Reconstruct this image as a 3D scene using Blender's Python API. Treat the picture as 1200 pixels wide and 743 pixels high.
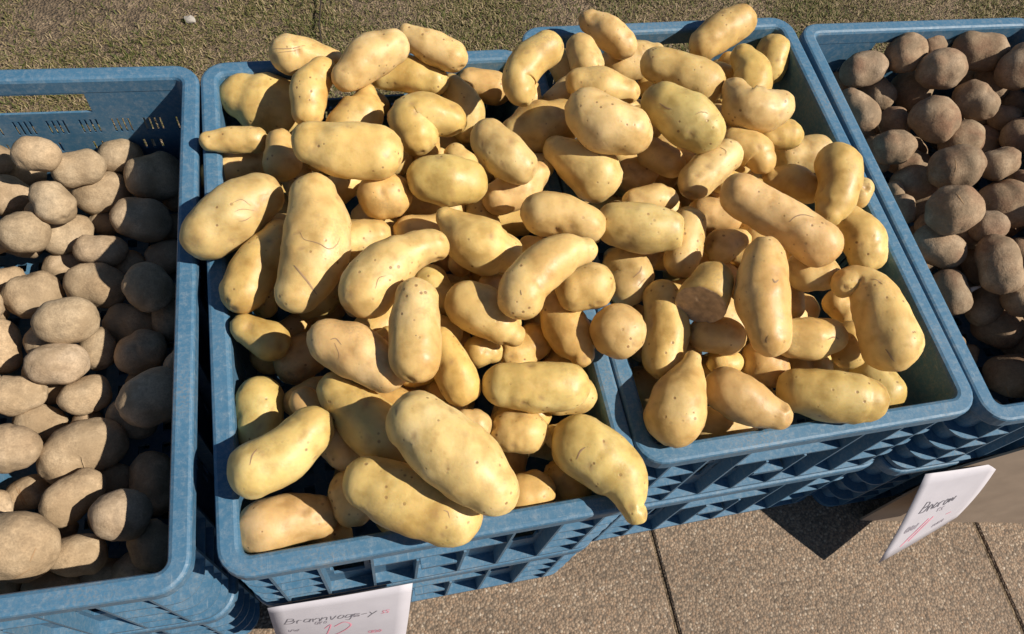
import bpy, bmesh, math, random
import numpy as np
from mathutils import Vector, noise, Matrix
from mathutils.bvhtree import BVHTree

scene = bpy.context.scene
for o in list(bpy.data.objects):
    bpy.data.objects.remove(o)
COL = scene.collection

# ------------------------------------------------------------------ camera, sky, sun
cam_d = bpy.data.cameras.new('camera')
cam = bpy.data.objects.new('camera', cam_d)
COL.objects.link(cam)
cam.location = (0.0, 0.0, 1.12544)
cam.rotation_euler = (0.485462450, -0.132176163, -0.189822312)
cam_d.sensor_width = 36.0
cam_d.lens = 36.0 * 910.83 / 1200.0
cam_d.clip_start = 0.02
cam_d.clip_end = 400.0
scene.camera = cam

SUN_AZ, SUN_EL = math.radians(25.0), math.radians(47.0)     # from +x turned toward the viewer's side
sdir = Vector((math.cos(SUN_EL) * math.cos(SUN_AZ), -math.cos(SUN_EL) * math.sin(SUN_AZ), math.sin(SUN_EL)))
world = bpy.data.worlds.new('World')
scene.world = world
world.use_nodes = True
wn = world.node_tree.nodes
sky = wn.new('ShaderNodeTexSky')
sky.sky_type = 'NISHITA'
sky.sun_disc = False
sky.air_density = 0.9
sky.dust_density = 0.3
sky.sun_elevation = SUN_EL
sky.sun_rotation = math.atan2(sdir.x, sdir.y)
wn['Background'].inputs['Strength'].default_value = 0.05
world.node_tree.links.new(sky.outputs['Color'], wn['Background'].inputs['Color'])
sun_d = bpy.data.lights.new('sun', 'SUN')
sun_d.energy = 5.0
sun_d.angle = math.radians(0.53)
sun_d.color = (1.0, 0.93, 0.82)
sun = bpy.data.objects.new('sun', sun_d)
COL.objects.link(sun)
sun.location = sdir * 10
sun.rotation_euler = sdir.to_track_quat('Z', 'Y').to_euler()
scene.view_settings.view_transform = 'Standard'
scene.view_settings.look = 'None'
scene.view_settings.exposure = 0.35
scene.view_settings.gamma = 1.0
scene.view_settings.use_curve_mapping = False

# ------------------------------------------------------------------ helpers
def tag(o, label=None, cat=None, group=None, kind=None):
    if label: o['label'] = label
    if cat: o['category'] = cat
    if group: o['group'] = group
    if kind: o['kind'] = kind
    return o

def link(name, data, parent=None, mat=None):
    o = bpy.data.objects.new(name, data)
    COL.objects.link(o)
    if parent: o.parent = parent
    if mat and data is not None and len(data.materials) == 0:
        data.materials.append(mat)
    return o

def mesh_from(name, verts, faces, smooth=False):
    m = bpy.data.meshes.new(name)
    m.from_pydata(verts, [], faces)
    m.update()
    if smooth:
        m.polygons.foreach_set('use_smooth', [True] * len(m.polygons))
    return m

def box_mesh(name, x0, x1, y0, y1, z0, z1, bevel=0.0):
    bm = bmesh.new()
    vs = [bm.verts.new((x, y, z)) for x in (x0, x1) for y in (y0, y1) for z in (z0, z1)]
    for f in ((0, 1, 3, 2), (4, 6, 7, 5), (0, 4, 5, 1), (2, 3, 7, 6), (0, 2, 6, 4), (1, 5, 7, 3)):
        bm.faces.new([vs[i] for i in f])
    bmesh.ops.recalc_face_normals(bm, faces=bm.faces)
    if bevel:
        bmesh.ops.bevel(bm, geom=bm.edges[:], offset=bevel, segments=1, affect='EDGES')
    m = bpy.data.meshes.new(name)
    bm.to_mesh(m); bm.free()
    return m

class NT:
    def __init__(s, name):
        s.m = bpy.data.materials.new(name); s.m.use_nodes = True
        s.t = s.m.node_tree; s.b = s.t.nodes['Principled BSDF']
    def n(s, typ, **kw):
        o = s.t.nodes.new(typ)
        for k, v in kw.items():
            if k in o.inputs: o.inputs[k].default_value = v
            else: setattr(o, k, v)
        return o
    def l(s, a, b): s.t.links.new(a, b)
    def tex(s, typ, coord, scale, **kw):
        o = s.n(typ, **kw); o.inputs['Scale'].default_value = scale; s.l(coord, o.inputs['Vector']); return o
    def ramp(s, fac, stops):
        r = s.n('ShaderNodeValToRGB'); e = r.color_ramp.elements
        while len(e) < len(stops): e.new(0.5)
        for el, (p, c) in zip(e, stops):
            el.position = p; el.color = (*c, 1) if len(c) == 3 else c
        s.l(fac, r.inputs['Fac']); return r.outputs['Color']
    def mix(s, fac, a, b, mode='MIX'):
        o = s.n('ShaderNodeMix', data_type='RGBA', blend_type=mode)
        for sock, v in ((o.inputs['Factor'], fac), (o.inputs['A'], a), (o.inputs['B'], b)):
            pass
        ia, ib = [i for i in o.inputs if i.name == 'A' and i.type == 'RGBA'][0], [i for i in o.inputs if i.name == 'B' and i.type == 'RGBA'][0]
        fi = [i for i in o.inputs if i.name == 'Factor' and i.type == 'VALUE'][0]
        for sock, v in ((fi, fac), (ia, a), (ib, b)):
            if hasattr(v, 'is_linked'): s.l(v, sock)
            elif isinstance(v, (int, float)): sock.default_value = v
            else: sock.default_value = (*v, 1) if len(v) == 3 else v
        return [q for q in o.outputs if q.type == 'RGBA'][0]
    def math(s, op, a, b=0.0):
        o = s.n('ShaderNodeMath', operation=op)
        for i, v in ((0, a), (1, b)):
            if hasattr(v, 'is_linked'): s.l(v, o.inputs[i])
            else: o.inputs[i].default_value = v
        return o.outputs[0]
    def bump(s, h, strength, dist):
        o = s.n('ShaderNodeBump'); o.inputs['Strength'].default_value = strength; o.inputs['Distance'].default_value = dist
        s.l(h, o.inputs['Height']); s.l(o.outputs['Normal'], s.b.inputs['Normal'])

BW = lambda v: ((v, v, v))

def potato_coord(t):
    tc = t.n('ShaderNodeTexCoord'); oi = t.n('ShaderNodeObjectInfo')
    add = t.n('ShaderNodeVectorMath', operation='ADD')
    sc = t.n('ShaderNodeVectorMath', operation='SCALE'); sc.inputs['Scale'].default_value = 37.0
    cmb = t.n('ShaderNodeCombineXYZ')
    t.l(oi.outputs['Random'], cmb.inputs[0]); t.l(oi.outputs['Random'], cmb.inputs[2])
    t.l(cmb.outputs[0], sc.inputs[0])
    t.l(tc.outputs['Object'], add.inputs[0]); t.l(sc.outputs[0], add.inputs[1])
    return add.outputs[0], oi

def mat_yellow():
    t = NT('yellow_potato_skin')
    c, oi = potato_coord(t)
    n1 = t.tex('ShaderNodeTexNoise', c, 22.0, Detail=4.0)
    n2 = t.tex('ShaderNodeTexNoise', c, 70.0, Detail=5.0)
    n3 = t.tex('ShaderNodeTexNoise', c, 420.0, Detail=2.0)
    n4 = t.tex('ShaderNodeTexNoise', c, 34.0, Detail=3.0, Roughness=0.7)
    v = t.tex('ShaderNodeTexVoronoi', c, 125.0)
    col = t.ramp(n1.outputs['Fac'], [(0.3, (0.56, 0.36, 0.135)), (0.52, (0.66, 0.465, 0.195)), (0.75, (0.73, 0.555, 0.285))])
    fine = t.ramp(n2.outputs['Fac'], [(0.32, (0.80, 0.76, 0.70)), (0.5, BW(0.98)), (0.68, BW(1.06))])
    col = t.mix(1.0, col, fine, 'MULTIPLY')
    tint = t.ramp(oi.outputs['Random'], [(0.0, (1.0, 0.93, 0.86)), (0.35, (0.98, 1.0, 0.98)), (0.7, (1.02, 0.97, 0.9)), (1.0, (0.95, 0.98, 0.92))])
    col = t.mix(1.0, col, tint, 'MULTIPLY')
    col = t.mix(1.0, col, oi.outputs['Color'], 'MULTIPLY')
    # russet patches
    rus = t.ramp(n4.outputs['Fac'], [(0.60, BW(0)), (0.78, BW(1))])
    col = t.mix(t.math('MULTIPLY', rus, 0.45), col, (0.36, 0.20, 0.095))
    # lenticels: small brown dots in loose clusters
    sep = t.n('ShaderNodeSeparateColor'); t.l(v.outputs['Color'], sep.inputs[0])
    dots = t.ramp(t.math('DIVIDE', v.outputs['Distance'], t.math('ADD', t.math('MULTIPLY', sep.outputs[1], 0.9), 0.35)), [(0.12, BW(1)), (0.21, BW(0))])
    clus = t.ramp(n1.outputs['Fac'], [(0.47, BW(0)), (0.56, BW(1))])
    keep = t.ramp(v.outputs['Color'], [(0.42, BW(0)), (0.47, BW(1))])
    df = t.math('MULTIPLY', t.math('MULTIPLY', dots, clus), keep)
    col = t.mix(t.math('MULTIPLY', df, 0.75), col, (0.20, 0.10, 0.04))
    at = t.n('ShaderNodeAttribute', attribute_name='eye')
    col = t.mix(t.math('MULTIPLY', at.outputs['Fac'], 0.65), col, (0.33, 0.19, 0.085))
    n6 = t.tex('ShaderNodeTexNoise', c, 13.0, Detail=6.0, Roughness=0.7)
    so = t.math('MULTIPLY', t.ramp(n6.outputs['Fac'], [(0.56, BW(0)), (0.70, BW(1))]), t.ramp(n3.outputs['Fac'], [(0.40, BW(0)), (0.60, BW(1))]))
    col = t.mix(t.math('MULTIPLY', so, 0.38), col, (0.30, 0.20, 0.11))
    grit = t.ramp(n3.outputs['Fac'], [(0.60, BW(0)), (0.75, BW(1))])
    col = t.mix(t.math('MULTIPLY', grit, 0.12), col, (0.33, 0.19, 0.08))
    t.l(col, t.b.inputs['Base Color'])
    rr = t.ramp(n2.outputs['Fac'], [(0.3, BW(0.39)), (0.7, BW(0.58))])
    t.l(rr, t.b.inputs['Roughness'])
    t.b.inputs['Specular IOR Level'].default_value = 0.42
    t.b.inputs['Subsurface Weight'].default_value = 0.2
    t.b.inputs['Subsurface Radius'].default_value = (1.0, 0.42, 0.12)
    t.b.inputs['Subsurface Scale'].default_value = 0.004
    h = t.math('ADD', t.math('MULTIPLY', n2.outputs['Fac'], 1.0), t.math('MULTIPLY', n3.outputs['Fac'], 0.15))
    h = t.math('SUBTRACT', h, t.math('MULTIPLY', df, 0.5))
    t.bump(h, 0.32, 0.0022)
    return t.m

def mat_earthy(name, c0, c1, c2, dirt):
    t = NT(name)
    c, oi = potato_coord(t)
    n1 = t.tex('ShaderNodeTexNoise', c, 30.0, Detail=5.0)
    n2 = t.tex('ShaderNodeTexNoise', c, 140.0, Detail=5.0, Roughness=0.65)
    n3 = t.tex('ShaderNodeTexNoise', c, 520.0, Detail=2.0)
    n4 = t.tex('ShaderNodeTexNoise', c, 26.0, Detail=6.0, Roughness=0.65)
    v = t.tex('ShaderNodeTexVoronoi', c, 75.0)
    col = t.ramp(n1.outputs['Fac'], [(0.32, c0), (0.52, c1), (0.72, c2)])
    col = t.mix(1.0, col, t.ramp(n2.outputs['Fac'], [(0.3, BW(0.78)), (0.7, BW(1.15))]), 'MULTIPLY')
    col = t.mix(1.0, col, t.ramp(n3.outputs['Fac'], [(0.3, BW(0.85)), (0.7, BW(1.1))]), 'MULTIPLY')
    col = t.mix(1.0, col, t.ramp(oi.outputs['Random'], [(0.0, BW(0.88)), (0.5, (1.04, 1.0, 0.97)), (1.0, (0.98, 0.98, 1.04))]), 'MULTIPLY')
    col = t.mix(1.0, col, oi.outputs['Color'], 'MULTIPLY')
    df = t.math('MULTIPLY', t.ramp(v.outputs['Distance'], [(0.08, BW(1)), (0.16, BW(0))]), t.ramp(v.outputs['Color'], [(0.55, BW(0)), (0.6, BW(1))]))
    col = t.mix(t.math('MULTIPLY', df, 0.5), col, dirt)
    col = t.mix(t.math('MULTIPLY', t.ramp(n4.outputs['Fac'], [(0.50, BW(0)), (0.60, BW(1))]), 0.6), col, dirt)
    t.l(col, t.b.inputs['Base Color'])
    t.b.inputs['Roughness'].default_value = 0.86
    t.b.inputs['Specular IOR Level'].default_value = 0.2
    h = t.math('ADD', n2.outputs['Fac'], t.math('MULTIPLY', n3.outputs['Fac'], 0.3))
    t.bump(h, 0.5, 0.002)
    return t.m

def mat_plain(name, col, rough, nscale=60.0, var=0.15, bump=0.1, spec=0.4):
    t = NT(name)
    tc = t.n('ShaderNodeTexCoord'); c = tc.outputs['Object']
    n1 = t.tex('ShaderNodeTexNoise', c, nscale, Detail=4.0)
    k = t.mix(1.0, col, t.ramp(n1.outputs['Fac'], [(0.3, BW(1 - var)), (0.7, BW(1 + var))]), 'MULTIPLY')
    t.l(k, t.b.inputs['Base Color'])
    t.b.inputs['Roughness'].default_value = rough
    t.b.inputs['Specular IOR Level'].default_value = spec
    if bump: t.bump(n1.outputs['Fac'], bump, 0.002)
    return t.m

def mat_plastic():
    t = NT('blue_crate_plastic')
    tc = t.n('ShaderNodeTexCoord'); oi = t.n('ShaderNodeObjectInfo'); geo = t.n('ShaderNodeNewGeometry')
    c = geo.outputs['Position']
    n1 = t.tex('ShaderNodeTexNoise', c, 9.0, Detail=4.0)
    n2 = t.tex('ShaderNodeTexNoise', c, 75.0, Detail=6.0, Roughness=0.7)
    n3 = t.tex('ShaderNodeTexNoise', c, 380.0, Detail=3.0)
    # streaky scuffs: stretched noise
    mp = t.n('ShaderNodeMapping'); mp.inputs['Scale'].default_value = (1.0, 9.0, 1.0); mp.inputs['Rotation'].default_value = (0, 0, 0.5)
    t.l(c, mp.inputs['Vector'])
    n4 = t.tex('ShaderNodeTexNoise', mp.outputs[0], 60.0, Detail=4.0, Roughness=0.7)
    n5 = t.tex('ShaderNodeTexNoise', c, 170.0, Detail=6.0, Roughness=0.75)
    mp2 = t.n('ShaderNodeMapping'); mp2.inputs['Scale'].default_value = (14.0, 1.0, 6.0); mp2.inputs['Rotation'].default_value = (0, 0, -0.12)
    t.l(c, mp2.inputs['Vector'])
    n6 = t.tex('ShaderNodeTexNoise', mp2.outputs[0], 45.0, Detail=3.0, Roughness=0.6)
    col = t.ramp(n1.outputs['Fac'], [(0.3, (0.042, 0.124, 0.212)), (0.7, (0.060, 0.158, 0.260))])
    dust = t.ramp(n5.outputs['Fac'], [(0.44, BW(0)), (0.70, BW(1))])
    col = t.mix(t.math('MULTIPLY', t.math('MULTIPLY', dust, t.ramp(n2.outputs['Fac'], [(0.36, BW(0.3)), (0.62, BW(1))])), 0.6), col, (0.25, 0.29, 0.32))
    scuff = t.ramp(n4.outputs['Fac'], [(0.60, BW(0)), (0.74, BW(1))])
    col = t.mix(t.math('MULTIPLY', scuff, 0.45), col, (0.27, 0.32, 0.37))
    scr = t.ramp(n6.outputs['Fac'], [(0.64, BW(0)), (0.74, BW(1))])
    col = t.mix(t.math('MULTIPLY', scr, 0.42), col, (0.30, 0.36, 0.41))
    soil = t.ramp(n1.outputs['Fac'], [(0.50, BW(0)), (0.72, BW(1))])
    soil = t.math('MULTIPLY', soil, t.ramp(n3.outputs['Fac'], [(0.45, BW(0)), (0.62, BW(1))]))
    col = t.mix(t.math('MULTIPLY', soil, 0.35), col, (0.24, 0.19, 0.13))
    t.l(col, t.b.inputs['Base Color'])
    t.l(t.ramp(n2.outputs['Fac'], [(0.3, BW(0.38)), (0.7, BW(0.62))]), t.b.inputs['Roughness'])
    t.b.inputs['Specular IOR Level'].default_value = 0.4
    t.bump(t.math('ADD', n2.outputs['Fac'], n4.outputs['Fac']), 0.12, 0.0012)
    return t.m

def mat_slab():
    t = NT('exposed_aggregate')
    geo = t.n('ShaderNodeNewGeometry'); c = geo.outputs['Position']
    oi = t.n('ShaderNodeObjectInfo')
    v = t.tex('ShaderNodeTexVoronoi', c, 300.0)
    v2 = t.tex('ShaderNodeTexVoronoi', c, 480.0)
    n1 = t.tex('ShaderNodeTexNoise', c, 5.0, Detail=4.0)
    n2 = t.tex('ShaderNodeTexNoise', c, 60.0, Detail=4.0)
    stone = t.ramp(v.outputs['Color'], [(0.05, (0.10, 0.070, 0.048)), (0.3, (0.195, 0.138, 0.094)), (0.5, (0.27, 0.196, 0.135)), (0.66, (0.24, 0.155, 0.097)), (0.84, (0.34, 0.26, 0.185)), (0.97, (0.45, 0.375, 0.295))])
    grain = t.ramp(v2.outputs['Color'], [(0.2, BW(0.75)), (0.8, BW(1.2))])
    stone = t.mix(0.6, stone, grain, 'MULTIPLY')
    edge = t.ramp(v.outputs['Distance'], [(0.42, BW(0)), (0.78, BW(1))])
    col = t.mix(t.math('MULTIPLY', edge, 0.75), stone, (0.10, 0.078, 0.058))
    col = t.mix(1.0, col, t.ramp(n1.outputs['Fac'], [(0.3, BW(0.74)), (0.5, BW(1.0)), (0.7, BW(1.12))]), 'MULTIPLY')
    col = t.mix(1.0, col, t.ramp(n2.outputs['Fac'], [(0.3, BW(0.9)), (0.7, BW(1.1))]), 'MULTIPLY')
    t.l(col, t.b.inputs['Base Color'])
    t.b.inputs['Roughness'].default_value = 0.85
    h = t.math('SUBTRACT', 1.0, v.outputs['Distance'])
    t.bump(h, 0.55, 0.0025)
    return t.m

def mat_soil():
    t = NT('dry_soil')
    geo = t.n('ShaderNodeNewGeometry'); c = geo.outputs['Position']
    n1 = t.tex('ShaderNodeTexNoise', c, 4.0, Detail=5.0)
    n2 = t.tex('ShaderNodeTexNoise', c, 45.0, Detail=8.0, Roughness=0.75)
    v = t.tex('ShaderNodeTexVoronoi', c, 230.0)
    col = t.ramp(n2.outputs['Fac'], [(0.3, (0.08, 0.056, 0.034)), (0.5, (0.185, 0.132, 0.082)), (0.7, (0.32, 0.238, 0.152))])
    col = t.mix(0.8, col, t.ramp(v.outputs['Color'], [(0.0, BW(0.4)), (1.0, BW(1.7))]), 'MULTIPLY')
    col = t.mix(1.0, col, t.ramp(n1.outputs['Fac'], [(0.3, BW(0.8)), (0.7, BW(1.2))]), 'MULTIPLY')
    t.l(col, t.b.inputs['Base Color'])
    t.b.inputs['Roughness'].default_value = 0.95
    t.bump(t.math('ADD', n2.outputs['Fac'], t.math('MULTIPLY', v.outputs['Distance'], 0.5)), 1.0, 0.014)
    return t.m

def mat_grass():
    t = NT('dry_grass')
    geo = t.n('ShaderNodeNewGeometry')
    n = t.tex('ShaderNodeTexNoise', geo.outputs['Position'], 7.0, Detail=3.0)
    f = t.math('ADD', t.math('MULTIPLY', geo.outputs['Random Per Island'], 0.75), t.math('MULTIPLY', n.outputs['Fac'], 0.5))
    col = t.ramp(f, [(0.15, (0.042, 0.060, 0.013)), (0.38, (0.086, 0.100, 0.024)), (0.58, (0.14, 0.124, 0.043)), (0.77, (0.21, 0.162, 0.078)), (1.0, (0.33, 0.26, 0.155))])
    t.l(col, t.b.inputs['Base Color'])
    t.b.inputs['Roughness'].default_value = 0.7
    t.b.inputs['Specular IOR Level'].default_value = 0.25
    return t.m

M_YEL = mat_yellow()
M_TAN = mat_earthy('beige_potato_skin', (0.345, 0.248, 0.15), (0.43, 0.322, 0.204), (0.50, 0.388, 0.258), (0.285, 0.205, 0.123))
M_RED = mat_earthy('reddish_brown_potato_skin', (0.26, 0.158, 0.098), (0.33, 0.235, 0.150), (0.41, 0.315, 0.215), (0.215, 0.158, 0.10))
M_MARK = mat_plain('potato_scar', (0.34, 0.215, 0.115), 0.85)
M_CUT = mat_plain('dried_cut_flesh', (0.46, 0.30, 0.165), 0.75, 130.0, 0.3, 0.4)
M_SPROUT = mat_plain('pale_sprout', (0.62, 0.5, 0.4), 0.6)
M_BLUE = mat_plastic()
M_SLAB = mat_slab()
M_SOIL = mat_soil()
M_GRASS = mat_grass()
M_CARD = mat_plain('white_card', (0.50, 0.475, 0.515), 0.6, 40.0, 0.04, 0.05)
M_INK = mat_plain('grey_ink', (0.17, 0.16, 0.185), 0.7)
M_INKP = mat_plain('pale_grey_ink', (0.33, 0.30, 0.34), 0.7)
M_PINK = mat_plain('pink_ink', (0.72, 0.28, 0.36), 0.7)
M_BOARD = mat_plain('brown_cardboard', (0.33, 0.25, 0.185), 0.85, 30.0, 0.1, 0.15)
M_TWIG = mat_plain('dark_twig', (0.03, 0.022, 0.015), 0.8)
M_STONE = mat_plain('pale_stone', (0.33, 0.30, 0.265), 0.8, 150.0, 0.2, 0.3)

# ------------------------------------------------------------------ the ground
def ground():
    n = 60
    vs, fs = [], []
    # one large sheet, denser close to the crates
    g = [-40, -12, -4] + [(-1.6 + 4.2 * i / n) for i in range(n + 1)] + [5, 14, 40]
    hgt = [-40, -12, -4] + [(-1.0 + 3.6 * i / n) for i in range(n + 1)] + [5, 14, 60]
    for y in hgt:
        for x in g:
            z = -0.016 + 0.006 * noise.noise((x * 6, y * 6, 1.7)) + 0.004 * noise.noise((x * 17, y * 17, 4.0))
            if y > 0.80: z += 0.014 * min(1, (y - 0.8) / 0.1)
            vs.append((x, y, z))
    w = len(g)
    for j in range(len(hgt) - 1):
        for i in range(w - 1):
            fs.append((j * w + i, j * w + i + 1, (j + 1) * w + i + 1, (j + 1) * w + i))
    tag(link('ground', mesh_from('ground', vs, fs, True), None, M_SOIL), kind='structure')
ground()

def pavement():
    base = link('pavement', box_mesh('pavement', -2.3, 3.2, -1.6, 0.80, -0.08, -0.0040), None, M_SOIL)
    tag(base, kind='structure')
    P = 0.523
    m = box_mesh('paving_slab', 0.003, P - 0.003, 0.003, P - 0.003, -0.03, 0.0, 0.0025)
    rnd = random.Random(4)
    for i in range(-5, 5):
        for j in range(-3, 2):
            o = link('paving_slab', m, base, M_SLAB)
            o.location = (0.399 + i * P + rnd.uniform(-.001, .001), -0.245 + j * P, rnd.uniform(-0.0008, 0.0005))
            o.rotation_euler.z = rnd.uniform(-.003, .003)
pavement()

def grass():
    rng = np.random.default_rng(11)
    N = 520000
    x = rng.uniform(-1.5, 2.7, N); y = 0.84 + 1.5 * rng.random(N) ** 1.15
    dens = np.array([noise.noise((a * 3.1, b * 3.1, 0.3)) + 0.6 * noise.noise((a * 9, b * 9, 2.2)) for a, b in zip(x, y)])
    dens -= 0.62 * np.clip((-0.25 - x) / 0.25, 0, 1)        # trodden bare soil beside the beige potatoes
    keep = dens + rng.normal(0, 0.28, N) > -0.48
    x, y = x[keep], y[keep]; n = len(x)
    L = rng.uniform(0.006, 0.019, n); wdt = rng.uniform(0.0005, 0.0011, n)
    az = rng.uniform(0, 2 * np.pi, n); lean = rng.uniform(0.35, 1.5, n)
    d = np.stack([np.cos(az) * np.sin(lean), np.sin(az) * np.sin(lean), np.cos(lean)], 1)
    s = np.stack([-np.sin(az), np.cos(az), np.zeros(n)], 1)
    b = np.stack([x, y, np.full(n, -0.003)], 1)
    mid = b + d * (L * 0.55)[:, None]; tip = b + d * L[:, None]; tip[:, 2] -= L * 0.25
    tip[:, 2] = np.maximum(tip[:, 2], 0.002)
    V = np.stack([b - s * wdt[:, None], b + s * wdt[:, None], mid + s * (wdt * .8)[:, None], mid - s * (wdt * .8)[:, None], tip], 1).reshape(-1, 3)
    k = np.arange(n)[:, None] * 5
    F = np.concatenate([np.concatenate([k, k + 1, k + 2], 1), np.concatenate([k, k + 2, k + 3], 1), np.concatenate([k + 3, k + 2, k + 4], 1)], 1).reshape(-1, 3)
    m = bpy.data.meshes.new('grass')
    m.vertices.add(len(V)); m.vertices.foreach_set('co', V.ravel())
    m.loops.add(F.size); m.loops.foreach_set('vertex_index', F.ravel().astype(np.int32))
    m.polygons.add(len(F)); m.polygons.foreach_set('loop_start', np.arange(len(F), dtype=np.int32) * 3)
    m.update(calc_edges=True)
    tag(link('grass', m, None, M_GRASS), 'short dry olive grass behind the crates', 'grass', kind='stuff')
grass()

def lump_mesh(name, r, seed, sq=0.6, sub=2):
    bm = bmesh.new(); bmesh.ops.create_icosphere(bm, subdivisions=sub, radius=1)
    for v in bm.verts:
        p = v.co.copy()
        k = 1 + 0.35 * noise.noise(p * 1.3 + Vector((seed, 0, 0)))
        v.co = Vector((p.x * k * r, p.y * k * r * 0.75, p.z * k * r * sq))
    m = bpy.data.meshes.new(name); bm.to_mesh(m); bm.free(); return m

# a pale stone and a thin twig on the trodden ground
st = link('stone', lump_mesh('stone', 0.011, 3.1), None, M_STONE); st.location = (-0.238, 1.265, 0.004)
tag(st, 'small pale stone lying on the grass behind the crates', 'stone')
def tube(name, pts, rads, seg=8, close=True):
    vs, fs = [], []
    for i, (p, r) in enumerate(zip(pts, rads)):
        p = Vector(p); a = Vector(pts[max(i - 1, 0)]); b = Vector(pts[min(i + 1, len(pts) - 1)])
        t = (b - a).normalized(); u = t.orthogonal().normalized(); w = t.cross(u)
        for k in range(seg):
            an = 2 * math.pi * k / seg
            vs.append(p + (u * math.cos(an) + w * math.sin(an)) * r)
    for i in range(len(pts) - 1):
        for k in range(seg):
            fs.append((i * seg + k, i * seg + (k + 1) % seg, (i + 1) * seg + (k + 1) % seg, (i + 1) * seg + k))
    if close:
        fs.append(tuple(range(seg))[::-1]); fs.append(tuple((len(pts) - 1) * seg + k for k in range(seg)))
    return mesh_from(name, [tuple(v) for v in vs], fs, True)
tw = link('twig', tube('twig', [(0.004, 1.17, 0.006), (0.001, 1.23, 0.011), (0.009, 1.29, 0.012), (0.006, 1.37, 0.010)], [.0012, .0015, .0014, .0009], 6), None, M_TWIG)
tag(tw, 'thin dark twig lying across the dry grass', 'twig')

# ------------------------------------------------------------------ crates
HX, HY, RC, CH = 0.2, 0.304, 0.030, 0.2
WO, WI = 0.0165, 0.0195           # outer / inner offset of the wall skin

def rrect(off, n=7, start=None):
    hx, hy, r = HX - off, HY - off, max(RC - off, 0.002)
    pts = []
    for cx, cy, a0 in ((hx - r, hy - r, 0), (-hx + r, hy - r, 90), (-hx + r, -hy + r, 180), (hx - r, -hy + r, 270)):
        for k in range(n):
            a = math.radians(a0 + 90 * k / (n - 1))
            pts.append((cx + r * math.cos(a), cy + r * math.sin(a)))
    return pts

def ring_mesh(name, profile, smooth_n=7):
    """profile: closed list of (offset, z)"""
    loops = [[(x, y, z) for x, y in rrect(d, smooth_n)] for d, z in profile]
    n = len(loops[0]); vs = [v for l in loops for v in l]; fs = []
    m = len(loops)
    for i in range(m):
        j = (i + 1) % m
        for k in range(n):
            fs.append((i * n + k, i * n + (k + 1) % n, j * n + (k + 1) % n, j * n + k))
    me = mesh_from(name, vs, fs)
    bm = bmesh.new(); bm.from_mesh(me); bmesh.ops.recalc_face_normals(bm, faces=bm.faces); bm.to_mesh(me); bm.free()
    return me

def panel_mesh(name, us, zs, hole, w0, w1, axis):
    """flat panel of cells with real through-holes; axis 'x': runs along x at y=w, 'y': along y at x=w"""
    bm = bmesh.new(); V = {}
    def v(i, j, k):
        key = (i, j, k)
        if key not in V:
            u, z, w = us[i], zs[j], (w0, w1)[k]
            V[key] = bm.verts.new((u, w, z) if axis == 'x' else (w, u, z))
        return V[key]
    nu, nz = len(us) - 1, len(zs) - 1
    solid = [[not hole((us[i] + us[i + 1]) / 2, (zs[j] + zs[j + 1]) / 2) for j in range(nz)] for i in range(nu)]
    S = lambda i, j: 0 <= i < nu and 0 <= j < nz and solid[i][j]
    for i in range(nu):
        for j in range(nz):
            if not solid[i][j]: continue
            for k in (0, 1):
                bm.faces.new([v(i, j, k), v(i + 1, j, k), v(i + 1, j + 1, k), v(i, j + 1, k)])
            for (di, dj, a, b) in ((-1, 0, (i, j), (i, j + 1)), (1, 0, (i + 1, j), (i + 1, j + 1)), (0, -1, (i, j), (i + 1, j)), (0, 1, (i, j + 1), (i + 1, j + 1))):
                if not S(i + di, j + dj):
                    bm.faces.new([v(*a, 0), v(*b, 0), v(*b, 1), v(*a, 1)])
    bmesh.ops.recalc_face_normals(bm, faces=bm.faces)
    bmesh.ops.dissolve_limit(bm, angle_limit=0.01, verts=bm.verts[:], edges=bm.edges[:])
    bmesh.ops.triangulate(bm, faces=[f for f in bm.faces if len(f.verts) > 4])
    me = bpy.data.meshes.new(name); bm.to_mesh(me); bm.free(); return me

def slit_set(centres, n, pitch, half):
    return [(c + (k - (n - 1) / 2) * pitch - half, c + (k - (n - 1) / 2) * pitch + half) for c in centres for k in range(n)]

def end_wall(sign):
    a = HX - RC
    top = slit_set([-.142, -.105, -.068, -.031, .006, .043, .080, .117], 4, .0062, .0013)
    top = [(p + .0125, q + .0125) for p, q in top if abs(p + .0125) < .15]
    low = slit_set([-.12, -.06, 0, .06, .12], 3, .010, .0016)
    far = [(-.160, -.157), (.157, .160)]
    us = sorted(set([-a, a, -.066, .066] + [u for s in top + low + far for u in s]))
    zs = [0.003, 0.030, 0.052, 0.075, 0.092, 0.100, 0.108, 0.132, 0.1445, 0.1755, 0.178]
    us = sorted(set(us + [s * q for s in (-1, 1) for q in (.029, .062, .077, .109)]))
    def hole(u, z):
        if .1445 < z < .1755 and abs(u) < .066: return True
        if .108 < z < .132 and any(p < u < q for p, q in top + far): return True
        if sign < 0 and .052 < z < .100 and (.029 < abs(u) < .062 or .077 < abs(u) < .109): return True
        if .075 < z < .092 and any(p < u < q for p, q in low + far): return True
        return False
    return panel_mesh('end_wall', us, zs, hole, sign * (HY - WO), sign * (HY - WI), 'x')

def side_wall(sign):
    a = HY - RC
    s1 = slit_set([-.23, -.15, -.07, .07, .15, .23], 4, .009, .0016)
    us = sorted(set([-a, a] + [u for s in s1 for u in s]))
    zs = [0.003, 0.05, 0.075, 0.10, 0.125, 0.178]
    hole = lambda u, z: (0.05 < z < 0.075 or 0.10 < z < 0.125) and any(p < u < q for p, q in s1)
    return panel_mesh('side_wall', us, zs, hole, sign * (HX - WO), sign * (HX - WI), 'y')

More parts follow.
